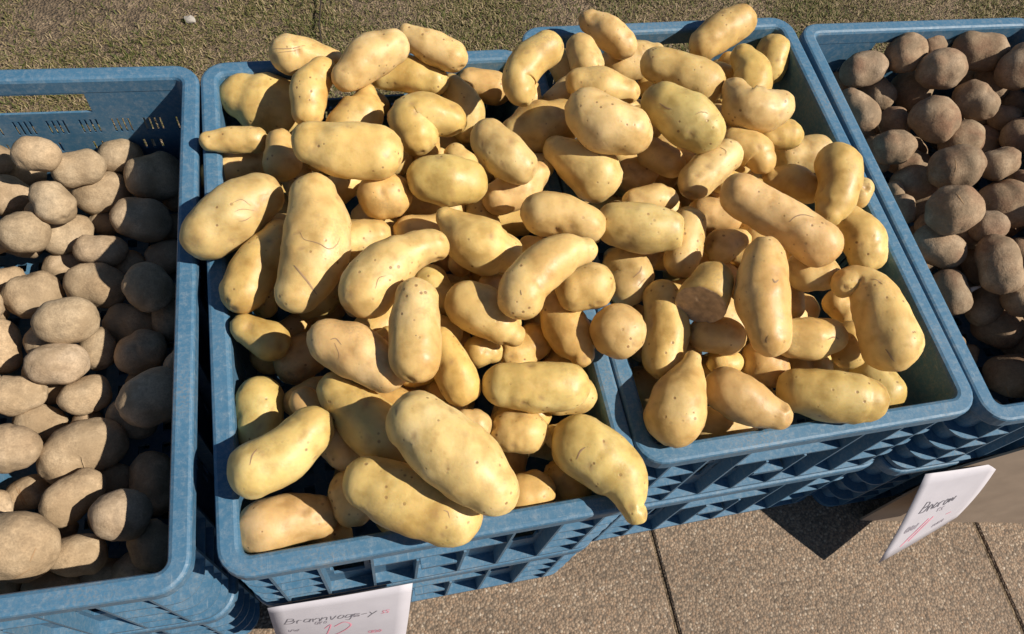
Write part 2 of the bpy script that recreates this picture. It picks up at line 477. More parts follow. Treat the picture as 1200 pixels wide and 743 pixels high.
def corner_path(sx, sy, off, ex, ey, n=7):
    """from the end face (|x| = ex) round the corner to the side face (|y| = ey)"""
    hx, hy, r = HX - off, HY - off, RC - off
    pts = [(ex, hy)]
    for k in range(n):
        a = math.radians(90 - 90 * k / (n - 1))
        pts.append((hx - r + r * math.cos(a), hy - r + r * math.sin(a)))
    pts.append((hx, ey))
    return [(sx * x, sy * y) for x, y in pts]

def strip_mesh(name, sx, sy, o0, o1, z0, z1, ex, ey):
    A, B = corner_path(sx, sy, o0, ex, ey), corner_path(sx, sy, o1, ex, ey)
    n = len(A); vs = [(x, y, z0) for x, y in A] + [(x, y, z0) for x, y in B] + [(x, y, z1) for x, y in A] + [(x, y, z1) for x, y in B]
    fs = []
    for k in range(n - 1):
        fs += [(k, k + 1, n + k + 1, n + k), (2 * n + k, 3 * n + k, 3 * n + k + 1, 2 * n + k + 1), (k, 2 * n + k, 2 * n + k + 1, k + 1), (n + k, n + k + 1, 3 * n + k + 1, 3 * n + k)]
    fs += [(0, n, 3 * n, 2 * n), (n - 1, 3 * n - 1, 4 * n - 1, 2 * n - 1)]
    me = mesh_from(name, vs, fs)
    bm = bmesh.new(); bm.from_mesh(me); bmesh.ops.recalc_face_normals(bm, faces=bm.faces); bm.to_mesh(me); bm.free()
    return me

def make_crate():
    root = bpy.data.objects.new('plastic_crate', None); COL.objects.link(root)
    root.empty_display_size = 0.05
    P = lambda name, me: link(name, me, root, M_BLUE)
    T = CH - 0.0006
    rim = ring_mesh('rim', [(0.0008, T - .020), (0.0, T - .018), (0.0, T - .0035), (0.001, T - .0012), (0.0035, T), (0.0155, T), (0.0185, T - .0015), (0.020, T - .0045), (0.020, T - .0215), (0.0172, T - .0215), (0.0160, T - .0060), (0.0040, T - .0060), (0.0032, T - .020)])
    P('rim', rim)
    for s in (-1, 1):
        P('end_wall', end_wall(s)); P('side_wall', side_wall(s))
        sh = box_mesh('handle_shelf', -.070, .070, *sorted((s * (HY - WO + .0004), s * (HY - .004))), .1195, .1235)
        P('handle_shelf', sh)
        nb = box_mesh('latch_block', -.019, .019, *sorted((s * (HY - WO + .0004), s * (HY - .0025))), .062, .070)
        P('latch_block', nb)
    for sx in (-1, 1):
        for sy in (-1, 1):
            P('corner_post', strip_mesh('corner_post', sx, sy, WO - .0003, WI + .0003, .003, .1782, HX - RC - .004, HY - RC - .004))
            for z in (.048, .088, .128):
                P('corner_rib', strip_mesh('corner_rib', sx, sy, .0025, WO - .0002, z, z + .003, .1185, .225))
    P('floor_panel', panel_mesh_floor())
    P('base_flange', ring_mesh('base_flange', [(.0035, .0012), (.003, .010), (WO + .0005, .0105), (WO + .0005, .0006)]))
    rib_x = box_mesh('rib', -.0014, .0014, -.0142, .0, .0106, .1785)
    rib_s = box_mesh('rib', -.0014, .0014, -.0142, .0, .0106, .1192)
    rib_y = box_mesh('rib', -.0142, .0, -.0014, .0014, .0106, .1785)
    for s in (-1, 1):
        for x in (-.160, -.1171, -.0685, -.024, .024, .0685, .1171, .160):
            o = P('rib', rib_x if abs(x) > .03 else rib_s); o.location = (x, s * (HY - .0022) + (0.0 if s > 0 else .0142), 0)
        for y in (-.262, -.2236, -.15, -.075, 0, .075, .15, .2236, .262):
            o = P('rib', rib_y); o.location = (s * (HX - .0022) + (0.0 if s > 0 else .0142), y, 0)
    return root

def panel_mesh_floor():
    us = [-.183] + sorted(x for k in range(-6, 7) for x in (k * .026 - .006, k * .026 + .006)) + [.183]
    vs_ = [-.287] + sorted(x for k in range(-10, 11) for x in (k * .026 - .006, k * .026 + .006)) + [.287]
    def hole(u, z):
        return abs(((u + .013) % .026) - .013) < .006 and abs(((z + .013) % .026) - .013) < .006 and abs(u) < .16 and abs(z) < .265
    me = panel_mesh('floor_panel', us, vs_, hole, 0.004, 0.008, 'x')
    for v in me.vertices: v.co = (v.co.x, v.co.z, v.co.y)
    me.flip_normals()
    return me

def copy_tree(o, parent=None):
    c = o.copy(); COL.objects.link(c); c.parent = parent
    for ch in list(o.children): copy_tree(ch, c)
    return c

CR = {'A': (-0.35081, 0.44362, -0.02306), 'B': (0.06014, 0.44394, 0.01303), 'C': (0.46111, 0.48633, 0.01150), 'D': (0.86542, 0.47251, -0.00147)}
LAB = {('A', 1): 'blue plastic crate holding round beige potatoes, handle hole open in its back wall',
       ('B', 1): 'blue plastic crate heaped with yellow potatoes beside the crate of beige potatoes',
       ('C', 1): 'blue plastic crate heaped with yellow potatoes beside the crate of reddish brown potatoes',
       ('D', 1): 'blue plastic crate holding earthy reddish brown potatoes',
       ('A', 0): 'lower blue plastic crate under the crate of beige potatoes',
       ('B', 0): 'lower blue plastic crate with a white landscape price card on its front',
       ('C', 0): 'lower blue plastic crate under yellow potatoes, next to the leaning cardboard',
       ('D', 0): 'lower blue plastic crate behind the leaning brown cardboard'}
proto = make_crate()
first = True
for k, (x, y, a) in CR.items():
    for lvl in (0, 1):
        o = proto if first else copy_tree(proto)
        first = False
        dx, dy, da = ((0, 0, 0) if lvl else {'A': (.002, .001, .004), 'B': (-.001, .002, -.003), 'C': (.0015, .0, .004), 'D': (-.001, .001, -.002)}[k])
        o.location = (x + dx, y + dy, lvl * CH + .0008); o.rotation_euler.z = a + da
        tag(o, LAB[(k, lvl)], 'crate', 'blue plastic crates stacked in pairs')

# ------------------------------------------------------------------ potatoes
POTATOES = [
('Y',1,[(-0.097,0.709,0.377,0.0282),(-0.078,0.701,0.374,0.0378),(-0.055,0.693,0.370,0.0348)]),
('Y',2,[(-0.037,0.729,0.423,0.0246),(-0.017,0.729,0.422,0.0206),(0.014,0.721,0.420,0.0124)]),
('Y',3,[(-0.001,0.681,0.443,0.0168),(-0.018,0.660,0.436,0.0216),(-0.021,0.635,0.429,0.0186)]),
('Y',4,[(0.078,0.693,0.463,0.0219),(0.052,0.682,0.459,0.0256),(0.025,0.662,0.452,0.0186)]),
('Y',5,[(0.072,0.705,0.410,0.0189),(0.103,0.702,0.410,0.0232),(0.131,0.691,0.408,0.0190)]),
('Y',6,[(0.103,0.729,0.446,0.0134),(0.129,0.714,0.442,0.0207),(0.153,0.699,0.439,0.0197)]),
('Y',7,[(0.046,0.658,0.426,0.0121),(0.040,0.638,0.420,0.0260),(0.018,0.619,0.414,0.0238)]),
('Y',8,[(-0.019,0.540,0.487,0.0210),(0.009,0.530,0.484,0.0272),(0.044,0.526,0.483,0.0275)]),
('Y',9,[(-0.132,0.614,0.411,0.0105),(-0.110,0.616,0.410,0.0145),(-0.083,0.614,0.409,0.0146)]),
('Y',10,[(-0.139,0.595,0.373,0.0158),(-0.112,0.606,0.374,0.0179),(-0.078,0.610,0.374,0.0181)]),
('Y',11,[(-0.133,0.480,0.426,0.0273),(-0.108,0.498,0.429,0.0330),(-0.080,0.518,0.433,0.0262)]),
('Y',12,[(-0.024,0.486,0.466,0.0243),(-0.022,0.456,0.459,0.0319),(-0.028,0.422,0.451,0.0323),(-0.047,0.391,0.444,0.0226)]),
('Y',13,[(-0.063,0.469,0.423,0.0196),(-0.088,0.441,0.418,0.0237),(-0.103,0.417,0.413,0.0234)]),
('Y',14,[(0.045,0.501,0.440,0.0247),(0.054,0.501,0.441,0.0248)]),
('Y',15,[(0.008,0.464,0.416,0.0237),(0.035,0.467,0.417,0.0184)]),
('Y',16,[(0.097,0.502,0.462,0.0236),(0.116,0.498,0.463,0.0273),(0.134,0.495,0.463,0.0237)]),
('Y',17,[(0.018,0.366,0.479,0.0274),(0.040,0.386,0.484,0.0270),(0.066,0.399,0.487,0.0198),(0.086,0.403,0.489,0.0158)]),
('Y',18,[(0.107,0.449,0.467,0.0114),(0.123,0.428,0.463,0.0263),(0.144,0.411,0.461,0.0306),(0.159,0.405,0.460,0.0210)]),
('Y',19,[(0.072,0.469,0.418,0.0167),(0.100,0.468,0.419,0.0168)]),
('Y',20,[(0.086,0.402,0.420,0.0179),(0.094,0.383,0.417,0.0161)]),
('Y',21,[(0.061,0.341,0.500,0.0188),(0.056,0.313,0.494,0.0225),(0.053,0.286,0.489,0.0222)]),
('Y',22,[(-0.020,0.324,0.464,0.0222),(0.004,0.310,0.461,0.0270),(0.025,0.293,0.459,0.0222)]),
('Y',23,[(0.082,0.321,0.444,0.0142),(0.090,0.295,0.440,0.0207),(0.096,0.275,0.437,0.0197)]),
('Y',24,[(-0.019,0.287,0.430,0.0202),(-0.002,0.264,0.427,0.0249),(0.022,0.237,0.423,0.0288),(0.040,0.218,0.421,0.0239)]),
('Y',25,[(-0.051,0.293,0.401,0.0150),(-0.032,0.263,0.396,0.0198),(-0.018,0.240,0.393,0.0181)]),
('Y',26,[(0.047,0.225,0.490,0.0279),(0.066,0.203,0.488,0.0314),(0.086,0.180,0.486,0.0305),(0.100,0.161,0.485,0.0245)]),
('Y',27,[(-0.097,0.223,0.430,0.0243),(-0.073,0.232,0.430,0.0254),(-0.053,0.248,0.431,0.0234),(-0.046,0.254,0.432,0.0212)]),
('Y',28,[(-0.096,0.311,0.376,0.0248),(-0.098,0.281,0.371,0.0236)]),
('Y',29,[(-0.096,0.184,0.378,0.0269),(-0.071,0.188,0.378,0.0240),(-0.050,0.187,0.377,0.0193)]),
('Y',30,[(0.001,0.193,0.444,0.0234),(0.023,0.179,0.443,0.0279),(0.047,0.165,0.442,0.0278),(0.068,0.155,0.441,0.0278)]),
('Y',31,[(-0.018,0.204,0.388,0.0194),(-0.016,0.188,0.386,0.0177)]),
('Y',33,[(-0.051,0.173,0.346,0.0165),(-0.035,0.173,0.345,0.0150)]),
('Y',34,[(-0.103,0.381,0.397,0.0165),(-0.082,0.367,0.393,0.0208)]),
('Y',35,[(-0.062,0.356,0.358,0.0234),(-0.048,0.364,0.359,0.0236)]),
('Y',36,[(0.137,0.268,0.444,0.0222),(0.163,0.262,0.445,0.0255),(0.193,0.257,0.447,0.0239)]),
('Y',37,[(0.199,0.265,0.396,0.0176),(0.219,0.265,0.398,0.0194)]),
('Y',38,[(0.140,0.230,0.415,0.0208),(0.153,0.228,0.416,0.0216)]),
('Y',39,[(0.202,0.205,0.422,0.0297),(0.222,0.186,0.423,0.0295),(0.236,0.163,0.422,0.0244),(0.237,0.141,0.421,0.0121),(0.239,0.133,0.420,0.0108)]),
('Y',40,[(0.146,0.178,0.373,0.0203),(0.159,0.179,0.374,0.0204)]),
('Y',41,[(0.196,0.194,0.352,0.0213),(0.202,0.180,0.351,0.0212)]),
('Y',43,[(0.115,0.353,0.455,0.0245),(0.131,0.341,0.454,0.0262),(0.145,0.324,0.452,0.0194),(0.153,0.316,0.451,0.0126)]),
('Y',44,[(0.227,0.372,0.505,0.0133),(0.209,0.372,0.503,0.0199),(0.185,0.362,0.498,0.0231),(0.167,0.348,0.493,0.0237),(0.160,0.337,0.490,0.0236)]),
('Y',45,[(0.206,0.441,0.472,0.0241),(0.228,0.435,0.474,0.0232),(0.248,0.423,0.473,0.0214)]),
('Y',46,[(0.288,0.428,0.460,0.0238),(0.315,0.417,0.462,0.0265),(0.339,0.411,0.465,0.0219)]),
('Y',47,[(0.165,0.537,0.479,0.0212),(0.178,0.519,0.475,0.0239),(0.193,0.503,0.472,0.0202)]),
('Y',48,[(0.175,0.496,0.428,0.0191),(0.200,0.504,0.433,0.0230),(0.220,0.516,0.438,0.0154)]),
('Y',49,[(0.248,0.543,0.447,0.0166),(0.265,0.528,0.445,0.0243),(0.286,0.507,0.442,0.0320)]),
('Y',50,[(0.277,0.550,0.496,0.0272),(0.295,0.534,0.494,0.0309),(0.316,0.524,0.495,0.0271)]),
('Y',51,[(0.293,0.626,0.461,0.0182),(0.320,0.617,0.463,0.0233),(0.346,0.608,0.464,0.0142)]),
('Y',52,[(0.251,0.650,0.494,0.0206),(0.231,0.639,0.488,0.0215),(0.214,0.620,0.480,0.0204),(0.215,0.604,0.476,0.0165)]),
('Y',53,[(0.313,0.693,0.449,0.0191),(0.317,0.674,0.443,0.0211)]),
('Y',54,[(0.342,0.753,0.437,0.0155),(0.361,0.735,0.435,0.0221),(0.376,0.717,0.431,0.0198)]),
('Y',55,[(0.384,0.724,0.390,0.0252),(0.412,0.727,0.396,0.0253),(0.436,0.730,0.401,0.0138)]),
('Y',56,[(0.401,0.654,0.457,0.0221),(0.425,0.639,0.457,0.0263),(0.451,0.620,0.457,0.0262)]),
('Y',57,[(0.369,0.556,0.494,0.0269),(0.388,0.537,0.493,0.0316),(0.404,0.521,0.492,0.0268)]),
('Y',58,[(0.556,0.755,0.426,0.0233),(0.531,0.748,0.418,0.0256),(0.506,0.734,0.409,0.0221)]),
('Y',59,[(0.628,0.747,0.379,0.0245),(0.617,0.721,0.369,0.0207)]),
('Y',60,[(0.526,0.670,0.446,0.0176),(0.532,0.649,0.442,0.0241),(0.526,0.628,0.434,0.0240)]),
('Y',61,[(0.474,0.592,0.473,0.0154),(0.479,0.572,0.469,0.0255),(0.500,0.561,0.471,0.0264),(0.518,0.561,0.475,0.0203)]),
('Y',62,[(0.522,0.554,0.434,0.0190),(0.546,0.548,0.439,0.0179)]),
('Y',63,[(0.583,0.561,0.376,0.0248),(0.616,0.559,0.384,0.0248)]),
('Y',64,[(0.569,0.476,0.468,0.0268),(0.564,0.454,0.463,0.0247),(0.551,0.432,0.455,0.0206),(0.543,0.423,0.451,0.0157)]),
('Y',65,[(0.625,0.472,0.407,0.0170),(0.632,0.479,0.411,0.0160)]),
('Y',66,[(0.511,0.496,0.426,0.0124),(0.534,0.486,0.429,0.0206),(0.549,0.472,0.430,0.0174)]),
('Y',67,[(0.421,0.432,0.489,0.0230),(0.444,0.409,0.489,0.0237),(0.466,0.387,0.490,0.0245),(0.484,0.363,0.489,0.0252)]),
('Y',68,[(0.399,0.482,0.451,0.0215),(0.419,0.494,0.458,0.0215),(0.440,0.505,0.464,0.0187)]),
('Y',69,[(0.468,0.534,0.444,0.0204),(0.488,0.521,0.446,0.0224),(0.494,0.509,0.444,0.0173)]),
('Y',70,[(0.370,0.542,0.428,0.0184),(0.388,0.528,0.427,0.0183)]),
('Y',71,[(0.326,0.470,0.437,0.0155),(0.351,0.469,0.441,0.0174),(0.362,0.467,0.443,0.0126)]),
('Y',72,[(0.376,0.431,0.443,0.0191),(0.368,0.410,0.437,0.0208),(0.360,0.391,0.432,0.0188)]),
('Y',73,[(0.422,0.414,0.416,0.0206),(0.445,0.418,0.421,0.0118)]),
('Y',74,[(0.427,0.473,0.395,0.0206),(0.450,0.463,0.398,0.0206)]),
('Y',75,[(0.417,0.350,0.492,0.0228),(0.409,0.327,0.486,0.0269),(0.405,0.306,0.481,0.0284),(0.403,0.272,0.475,0.0221)]),
('Y',76,[(0.370,0.345,0.463,0.0223),(0.361,0.334,0.460,0.0248),(0.351,0.324,0.456,0.0256)]),
('Y',77,[(0.330,0.353,0.421,0.0204),(0.327,0.320,0.415,0.0247),(0.316,0.288,0.408,0.0226)]),
('Y',78,[(0.367,0.305,0.420,0.0201),(0.385,0.299,0.423,0.0219)]),
('Y',79,[(0.261,0.312,0.441,0.0270),(0.264,0.310,0.441,0.0270)]),
('Y',80,[(0.227,0.358,0.451,0.0211),(0.245,0.360,0.454,0.0237)]),
('Y',81,[(0.302,0.407,0.411,0.0210),(0.306,0.392,0.409,0.0267),(0.301,0.381,0.406,0.0246)]),
('Y',82,[(0.209,0.361,0.417,0.0163),(0.218,0.337,0.414,0.0243),(0.227,0.315,0.411,0.0215),(0.230,0.303,0.410,0.0134)]),
('Y',83,[(0.123,0.317,0.418,0.0173),(0.134,0.315,0.419,0.0121)]),
('Y',84,[(0.168,0.326,0.381,0.0202),(0.189,0.337,0.384,0.0203)]),
('Y',85,[(0.490,0.355,0.413,0.0126),(0.484,0.331,0.407,0.0135)]),
('Y',86,[(0.491,0.355,0.445,0.0226),(0.505,0.349,0.448,0.0206)]),
('Y',87,[(0.453,0.286,0.427,0.0202),(0.475,0.281,0.431,0.0229),(0.493,0.280,0.435,0.0192)]),
('Y',88,[(0.513,0.325,0.468,0.0145),(0.526,0.324,0.472,0.0163),(0.534,0.311,0.472,0.0217),(0.537,0.288,0.469,0.0268),(0.538,0.251,0.464,0.0300)]),
('Y',89,[(0.606,0.442,0.402,0.0210),(0.615,0.420,0.400,0.0282),(0.615,0.398,0.396,0.0249)]),
('Y',90,[(0.452,0.231,0.414,0.0243),(0.473,0.222,0.419,0.0278),(0.500,0.211,0.424,0.0277),(0.511,0.207,0.426,0.0241)]),
('Y',91,[(0.371,0.242,0.416,0.0240),(0.385,0.229,0.417,0.0247),(0.413,0.206,0.420,0.0149)]),
('Y',92,[(0.336,0.274,0.432,0.0097),(0.328,0.259,0.429,0.0175),(0.316,0.241,0.425,0.0268),(0.304,0.220,0.420,0.0292)]),
('Y',93,[(0.435,0.277,0.390,0.0245),(0.440,0.271,0.390,0.0226)]),
('Y',94,[(0.476,0.266,0.387,0.0152),(0.498,0.262,0.392,0.0152)]),
('Y',95,[(0.387,0.282,0.392,0.0149),(0.398,0.280,0.394,0.0131)]),
('Y',96,[(0.542,0.289,0.401,0.0192),(0.537,0.275,0.398,0.0211)]),
('Y',97,[(0.559,0.342,0.381,0.0162),(0.565,0.330,0.381,0.0151)]),
('Y',98,[(0.582,0.257,0.356,0.0240),(0.589,0.234,0.356,0.0248)]),
('Y',99,[(0.370,0.226,0.349,0.0227),(0.406,0.219,0.355,0.0170)]),
('Y',102,[(-0.056,0.598,0.420,0.0154),(-0.056,0.577,0.414,0.0229)]),
('Y',103,[(0.185,0.717,0.374,0.0201),(0.215,0.707,0.373,0.0224)]),
('Y',104,[(0.156,0.699,0.391,0.0152),(0.169,0.670,0.383,0.0216),(0.170,0.642,0.375,0.0193)]),
('Y',105,[(0.131,0.582,0.464,0.0190),(0.108,0.588,0.465,0.0237),(0.089,0.587,0.463,0.0255),(0.093,0.567,0.458,0.0226)]),
('Y',106,[(0.209,0.581,0.430,0.0200),(0.237,0.586,0.434,0.0322),(0.265,0.590,0.439,0.0262)]),
('Y',107,[(0.273,0.640,0.415,0.0169),(0.291,0.654,0.422,0.0170)]),
('Y',109,[(0.206,0.447,0.396,0.0145),(0.216,0.444,0.397,0.0145)]),
('Y',111,[(0.354,0.542,0.389,0.0211),(0.371,0.544,0.393,0.0190)]),
('Y',114,[(0.520,0.414,0.397,0.0143),(0.526,0.399,0.396,0.0122)]),
('Y',116,[(0.001,0.547,0.395,0.0175),(0.016,0.556,0.398,0.0156)]),
('A',0,[(-0.346,0.675,0.337,0.0208),(-0.334,0.673,0.335,0.0198)]),
('A',1,[(-0.411,0.716,0.285,0.0198),(-0.407,0.714,0.283,0.0198)]),
('A',2,[(-0.317,0.674,0.303,0.0205),(-0.296,0.679,0.302,0.0207)]),
('A',3,[(-0.271,0.710,0.277,0.0227),(-0.259,0.712,0.276,0.0228)]),
('A',4,[(-0.298,0.666,0.264,0.0246),(-0.280,0.670,0.263,0.0248)]),
('A',5,[(-0.233,0.673,0.281,0.0280),(-0.217,0.676,0.280,0.0282)]),
('A',6,[(-0.332,0.629,0.313,0.0209),(-0.325,0.618,0.309,0.0230)]),
('A',7,[(-0.404,0.676,0.263,0.0264),(-0.396,0.676,0.261,0.0243)]),
('A',8,[(-0.399,0.715,0.246,0.0148),(-0.378,0.719,0.244,0.0126)]),
('A',9,[(-0.367,0.593,0.296,0.0248),(-0.360,0.594,0.295,0.0249)]),
('A',10,[(-0.337,0.606,0.261,0.0217),(-0.320,0.615,0.261,0.0218)]),
('A',11,[(-0.297,0.639,0.238,0.0158),(-0.292,0.638,0.237,0.0159)]),
('A',12,[(-0.251,0.617,0.273,0.0263),(-0.234,0.615,0.271,0.0275)]),
('A',13,[(-0.215,0.627,0.234,0.0184),(-0.209,0.627,0.234,0.0184)]),
('A',14,[(-0.297,0.578,0.271,0.0182),(-0.275,0.575,0.268,0.0194)]),
('A',15,[(-0.346,0.582,0.232,0.0176),(-0.331,0.587,0.231,0.0166)]),
('A',16,[(-0.300,0.533,0.263,0.0263),(-0.285,0.530,0.261,0.0275)]),
('A',17,[(-0.368,0.526,0.263,0.0248),(-0.353,0.529,0.261,0.0250)]),
('A',18,[(-0.405,0.563,0.241,0.0160),(-0.394,0.566,0.239,0.0150)]),
('A',19,[(-0.318,0.468,0.296,0.0256),(-0.304,0.470,0.295,0.0267)]),
('A',20,[(-0.229,0.511,0.291,0.0247),(-0.224,0.502,0.289,0.0247)]),
('A',21,[(-0.265,0.565,0.235,0.0188),(-0.260,0.572,0.236,0.0189)]),
('A',22,[(-0.224,0.576,0.240,0.0201),(-0.210,0.581,0.240,0.0202)]),
('A',23,[(-0.266,0.487,0.241,0.0233),(-0.252,0.482,0.239,0.0255)]),
('A',24,[(-0.213,0.489,0.252,0.0191),(-0.211,0.476,0.249,0.0191)]),
('A',25,[(-0.397,0.489,0.243,0.0175),(-0.396,0.460,0.237,0.0184)]),
('A',26,[(-0.289,0.457,0.256,0.0195),(-0.289,0.444,0.254,0.0204)]),
('A',27,[(-0.329,0.423,0.287,0.0223),(-0.312,0.421,0.284,0.0224)]),
('A',28,[(-0.243,0.434,0.262,0.0244),(-0.234,0.437,0.262,0.0245)]),
('A',29,[(-0.303,0.388,0.262,0.0206),(-0.291,0.391,0.261,0.0217)]),
('A',30,[(-0.372,0.396,0.270,0.0212),(-0.354,0.399,0.268,0.0194)]),
('A',31,[(-0.224,0.363,0.294,0.0306),(-0.214,0.367,0.294,0.0317)]),
('A',32,[(-0.257,0.366,0.252,0.0198),(-0.246,0.358,0.250,0.0218)]),
('A',33,[(-0.356,0.375,0.237,0.0217),(-0.341,0.372,0.234,0.0179)]),
('A',34,[(-0.353,0.324,0.302,0.0270),(-0.349,0.324,0.301,0.0252)]),
('A',35,[(-0.314,0.314,0.270,0.0252),(-0.300,0.327,0.270,0.0283),(-0.280,0.329,0.268,0.0286)]),
('A',36,[(-0.365,0.295,0.234,0.0171),(-0.353,0.298,0.233,0.0191)]),
('A',37,[(-0.304,0.263,0.284,0.0224),(-0.285,0.277,0.284,0.0200)]),
('A',38,[(-0.245,0.234,0.313,0.0235),(-0.238,0.234,0.312,0.0244)]),
('A',39,[(-0.231,0.296,0.243,0.0243),(-0.228,0.277,0.241,0.0270)]),
('A',40,[(-0.221,0.212,0.279,0.0224),(-0.218,0.203,0.278,0.0224)]),
('A',41,[(-0.332,0.217,0.323,0.0324),(-0.323,0.214,0.321,0.0317)]),
('A',42,[(-0.294,0.209,0.282,0.0210),(-0.281,0.210,0.280,0.0203)]),
('A',43,[(-0.322,0.248,0.241,0.0130),(-0.313,0.249,0.239,0.0084)]),
('A',44,[(-0.326,0.186,0.263,0.0193),(-0.311,0.184,0.261,0.0194)]),
('A',45,[(-0.288,0.193,0.235,0.0202),(-0.272,0.194,0.233,0.0203)]),
('A',46,[(-0.246,0.193,0.253,0.0181),(-0.238,0.188,0.252,0.0182)]),
('A',47,[(-0.379,0.284,0.256,0.0129),(-0.377,0.274,0.254,0.0128)]),
('D',0,[(0.771,0.726,0.352,0.0254),(0.788,0.726,0.357,0.0241)]),
('D',1,[(0.838,0.734,0.374,0.0266),(0.847,0.739,0.378,0.0253)]),
('D',2,[(0.896,0.751,0.371,0.0155),(0.901,0.753,0.373,0.0155)]),
('D',3,[(0.869,0.694,0.382,0.0274),(0.878,0.693,0.384,0.0299)]),
('D',4,[(0.951,0.736,0.374,0.0285),(0.975,0.727,0.379,0.0284)]),
('D',5,[(0.872,0.715,0.324,0.0263),(0.875,0.707,0.322,0.0262)]),
('D',6,[(0.761,0.742,0.317,0.0144),(0.766,0.737,0.317,0.0144)]),
('D',7,[(0.740,0.671,0.346,0.0211),(0.752,0.650,0.344,0.0223)]),
('D',8,[(0.812,0.712,0.322,0.0234),(0.819,0.704,0.322,0.0221)]),
('D',9,[(0.832,0.619,0.368,0.0304),(0.836,0.612,0.367,0.0304)]),
('D',10,[(0.918,0.649,0.367,0.0263),(0.923,0.639,0.367,0.0249)]),
('D',11,[(1.000,0.711,0.343,0.0225),(0.999,0.690,0.338,0.0184)]),
('D',12,[(0.991,0.736,0.314,0.0163),(0.999,0.737,0.317,0.0163)]),
('D',13,[(0.814,0.652,0.323,0.0216),(0.819,0.645,0.323,0.0203)]),
('D',14,[(1.028,0.673,0.330,0.0185),(1.031,0.662,0.328,0.0185)]),
('D',15,[(0.977,0.632,0.341,0.0179),(0.988,0.629,0.344,0.0166)]),
('D',16,[(0.994,0.679,0.393,0.0302),(1.003,0.683,0.397,0.0302)]),
('D',17,[(0.759,0.585,0.352,0.0240),(0.770,0.582,0.354,0.0240)]),
('D',18,[(0.771,0.613,0.321,0.0162),(0.767,0.587,0.315,0.0161)]),
('D',19,[(0.882,0.594,0.343,0.0273),(0.891,0.595,0.346,0.0273)]),
('D',20,[(0.814,0.527,0.370,0.0291),(0.828,0.526,0.374,0.0303)]),
('D',21,[(0.894,0.532,0.364,0.0215),(0.909,0.534,0.370,0.0202)]),
('D',22,[(0.980,0.590,0.348,0.0251),(0.990,0.590,0.351,0.0251)]),
('D',23,[(0.792,0.541,0.317,0.0268),(0.804,0.542,0.320,0.0268)]),
('D',24,[(0.773,0.454,0.383,0.0310),(0.779,0.453,0.385,0.0310)]),
('D',25,[(0.892,0.480,0.343,0.0332),(0.904,0.479,0.347,0.0344)]),
('D',26,[(0.833,0.437,0.360,0.0205),(0.841,0.437,0.363,0.0205)]),
('D',27,[(0.758,0.530,0.327,0.0120),(0.759,0.525,0.326,0.0120)]),
('D',28,[(0.755,0.501,0.332,0.0153),(0.754,0.488,0.329,0.0141)]),
('D',29,[(0.766,0.432,0.333,0.0275),(0.778,0.421,0.335,0.0251)]),
('D',30,[(0.772,0.377,0.320,0.0227),(0.773,0.358,0.318,0.0225)]),
('D',31,[(0.823,0.392,0.361,0.0267),(0.823,0.369,0.357,0.0265)]),
('D',32,[(0.826,0.442,0.329,0.0140),(0.836,0.432,0.330,0.0105)]),
('D',33,[(0.850,0.417,0.306,0.0236),(0.851,0.404,0.305,0.0236)]),
('D',34,[(0.911,0.417,0.318,0.0213),(0.915,0.403,0.317,0.0212)]),
('D',35,[(0.831,0.308,0.244,0.0107),(0.826,0.300,0.242,0.0107)]),
('D',36,[(0.849,0.262,0.263,0.0287),(0.863,0.258,0.267,0.0298)]),
('D',37,[(0.866,0.335,0.266,0.0285),(0.874,0.327,0.268,0.0284)]),
('D',38,[(0.919,0.320,0.243,0.0291),(0.920,0.307,0.242,0.0290)]),
('D',39,[(0.830,0.346,0.293,0.0208),(0.845,0.358,0.299,0.0209)]),
('D',40,[(0.854,0.339,0.335,0.0246),(0.864,0.343,0.338,0.0246)]),
('Y',-1,[(0.267,0.446,0.423,0.0174),(0.249,0.452,0.423,0.0205),(0.232,0.457,0.423,0.0174)]),
('Y',-1,[(0.252,0.397,0.417,0.0146),(0.242,0.400,0.417,0.0171),(0.232,0.404,0.417,0.0146)]),
('Y',-1,[(0.309,0.545,0.420,0.0147),(0.298,0.551,0.420,0.0173),(0.287,0.558,0.420,0.0147)]),
('Y',-1,[(0.241,0.643,0.421,0.0146),(0.240,0.654,0.421,0.0171),(0.240,0.664,0.421,0.0146)]),
('Y',-1,[(0.300,0.583,0.425,0.0155),(0.308,0.599,0.425,0.0183),(0.317,0.615,0.425,0.0155)]),
('Y',-1,[(0.193,0.538,0.419,0.0153),(0.214,0.540,0.419,0.0180),(0.235,0.541,0.419,0.0153)]),
('Y',-1,[(0.060,0.222,0.384,0.0153),(0.084,0.232,0.377,0.0180),(0.107,0.241,0.371,0.0147)]),
('Y',-1,[(0.045,0.481,0.382,0.0228),(0.040,0.498,0.381,0.0268),(0.035,0.514,0.380,0.0239)]),
('Y',-1,[(0.071,0.278,0.361,0.0141),(0.084,0.280,0.363,0.0166),(0.097,0.283,0.365,0.0127)]),
('Y',-1,[(-0.025,0.493,0.368,0.0215),(-0.052,0.502,0.373,0.0253),(-0.079,0.511,0.378,0.0228)]),
('Y',-1,[(0.041,0.385,0.366,0.0151),(0.043,0.402,0.367,0.0177),(0.046,0.419,0.368,0.0159)]),
('Y',-1,[(0.189,0.419,0.362,0.0196),(0.202,0.426,0.361,0.0231),(0.216,0.432,0.359,0.0217)]),
('Y',-1,[(0.209,0.506,0.370,0.0217),(0.181,0.514,0.362,0.0255),(0.153,0.521,0.354,0.0198)]),
('Y',-1,[(0.039,0.674,0.366,0.0147),(0.051,0.689,0.362,0.0174),(0.062,0.704,0.357,0.0161)]),
('Y',-1,[(0.106,0.589,0.405,0.0178),(0.105,0.617,0.407,0.0209),(0.104,0.646,0.408,0.0186)]),
